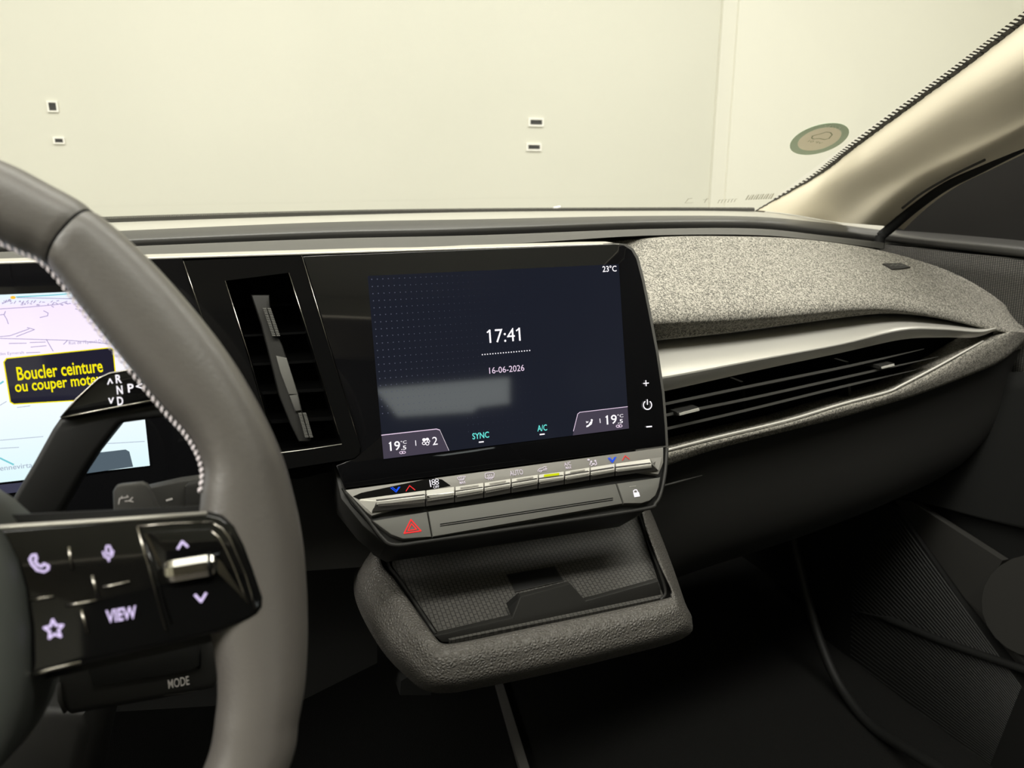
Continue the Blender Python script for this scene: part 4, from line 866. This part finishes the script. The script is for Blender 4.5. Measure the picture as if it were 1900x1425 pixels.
# ================================================================== stalks behind the wheel
gs = thing('gear_selector_stalk', 'black gear selector stalk with lit R N D P letters behind the wheel', 'stalk')
GSF = Fr(UY(200, 800, .43), (1, 0, 0), (0, -.98, .2))
prism('stalk_body', [(110, 777), (296, 742), (345, 745), (370, 790), (360, 815), (300, 775), (227, 785), (220, 789), (177, 843), (152, 881), (112, 950), (90, 1010), (-30, 1010), (10, 946), (60, 862), (96, 797)], GSF, -.022, -.001, 'plastic_black', gs, .003, 3)
cap = [(111, 776), (141, 741), (182, 702), (202, 692), (236, 686), (290, 690), (345, 715), (350, 735), (296, 742)]
prism('stalk_cap', cap, GSF, -.020, .002, 'gloss_black', gs, .0012)
tube('cap_edge', [GSF.w3(x, y, .0022) for x, y in [(113, 775), (142, 741), (183, 702.5), (203, 693), (236, 687.5), (290, 692)]], .0006, 'dark_chrome', gs, n=6)
tube('cap_edge', [GSF.w3(x, y, .0022) for x, y in [(114, 775), (200, 758.5), (296, 741)]], .0007, 'dark_chrome', gs, n=6)
gw = .0026
for ch, x, y in (('R', 220, 703), ('N', 222, 723.5), ('D', 223, 744), ('P', 242.5, 720)):
    text(ch, x, y, 11, 16, GSF, gw, 'em_white', gs, 'gear_letter', bold=.02)
stroke('gear_arrow', [[(200, 713), (204, 703), (208.5, 711)], [(202, 739), (206, 748), (210, 738)], [(263, 712), (253, 717), (263, 720)]], 2.4, GSF, gw, 'em_white', gs)
# shift paddle with battery mark
pdl = thing('regeneration_paddle', 'grey paddle with battery mark behind the steering wheel spoke', 'paddle')
PDF = Fr(UY(250, 930, .36), (1, 0, 0), (0, -.97, .24))
prism('paddle_blade', [(209, 912), (215, 902), (222, 900), (262, 895.5), (272, 900), (279, 911), (296, 950), (300, 1010), (212, 1010)], PDF, -.006, .0, 'soft_dark', pdl, .0012)
stroke('battery_mark', [[(220, 935), (222, 925), (238, 922)], [(226, 924), (226, 921)], [(236, 922), (236, 919.5)], [(246, 923), (240, 929), (247, 931)], [(240, 929), (232, 930)]], 1.8, PDF, .0003, 'print_white', pdl)
sh = thing('column_shroud', 'grey steering column shroud piece with a small dash mark', 'shroud')
SHF = Fr(UY(330, 930, .40), (1, 0, 0), (0, -.97, .24))
prism('shroud_face', [(268, 908), (330, 894), (400, 884), (420, 900), (420, 1010), (268, 1010)], SHF, -.02, .0, 'door_facet', sh, .001)
prism('shroud_lobe', [(342, 903), (350, 897), (400, 888), (420, 900), (420, 990), (345, 990)], SHF, -.01, .006, 'plastic_dark', sh, .002)
stroke('dash_mark', [[(309, 928.5), (319, 925.5)]], 4, SHF, .0006, 'print_white', sh)
# audio satellite below the spoke
ms = thing('audio_control_stalk', 'dark audio control stalk lettered MODE below the steering wheel spoke', 'stalk')
MSF = Fr(UY(270, 1250, .37), (1, 0, 0), (0, -.97, .24))
body = prism('stalk_body', [(104, 1180), (375, 1165), (398, 1185), (405, 1262), (398, 1280), (300, 1300), (130, 1330), (112, 1318), (106, 1280)], MSF, -.04, .0, 'plastic_dark', ms, .004, 3)
prism('upper_key', [(150, 1190), (360, 1170), (372, 1180), (370, 1236), (355, 1246), (170, 1275)], MSF, -.004, .0022, 'door_dark', ms, .0012)
tube('key_gap', [MSF.w3(x, y, .0008) for x, y in ((366, 1192), (370, 1215), (369, 1240))], .0009, 'seam_black', ms, n=6)
tube('edge_line', [MSF.w3(x, y, .0008) for x, y in ((109, 1268), (111, 1300), (121, 1322))], .0010, 'door_facet', ms, n=6)
text('MODE', 331.5, 1266, 39, 17, MSF, .0008, 'print_white', ms, bold=.012)
stroke('printed_tops', [[(304+i*6, 1202-1.1*i), (308+i*6, 1201-1.1*i)] for i in range(6)], 3, MSF, .0026, 'print_grey', ms)
stroke('edge_glint', [[(304, 1291), (368, 1281)]], 1.2, MSF, .0006, 'door_facet', ms)
cl = thing('steering_column', 'dark steering column cover at the lower left behind the wheel', 'column')
CLF = Fr(UY(100, 1380, .40), (1, 0, 0), (0, -.94, .34))
prism('column_cover', [(-200, 1300), (20, 1310), (160, 1320), (165, 1360), (140, 1460), (120, 1560), (-200, 1560)], CLF, -.12, 0, 'plastic_dark', cl, .006, 3)
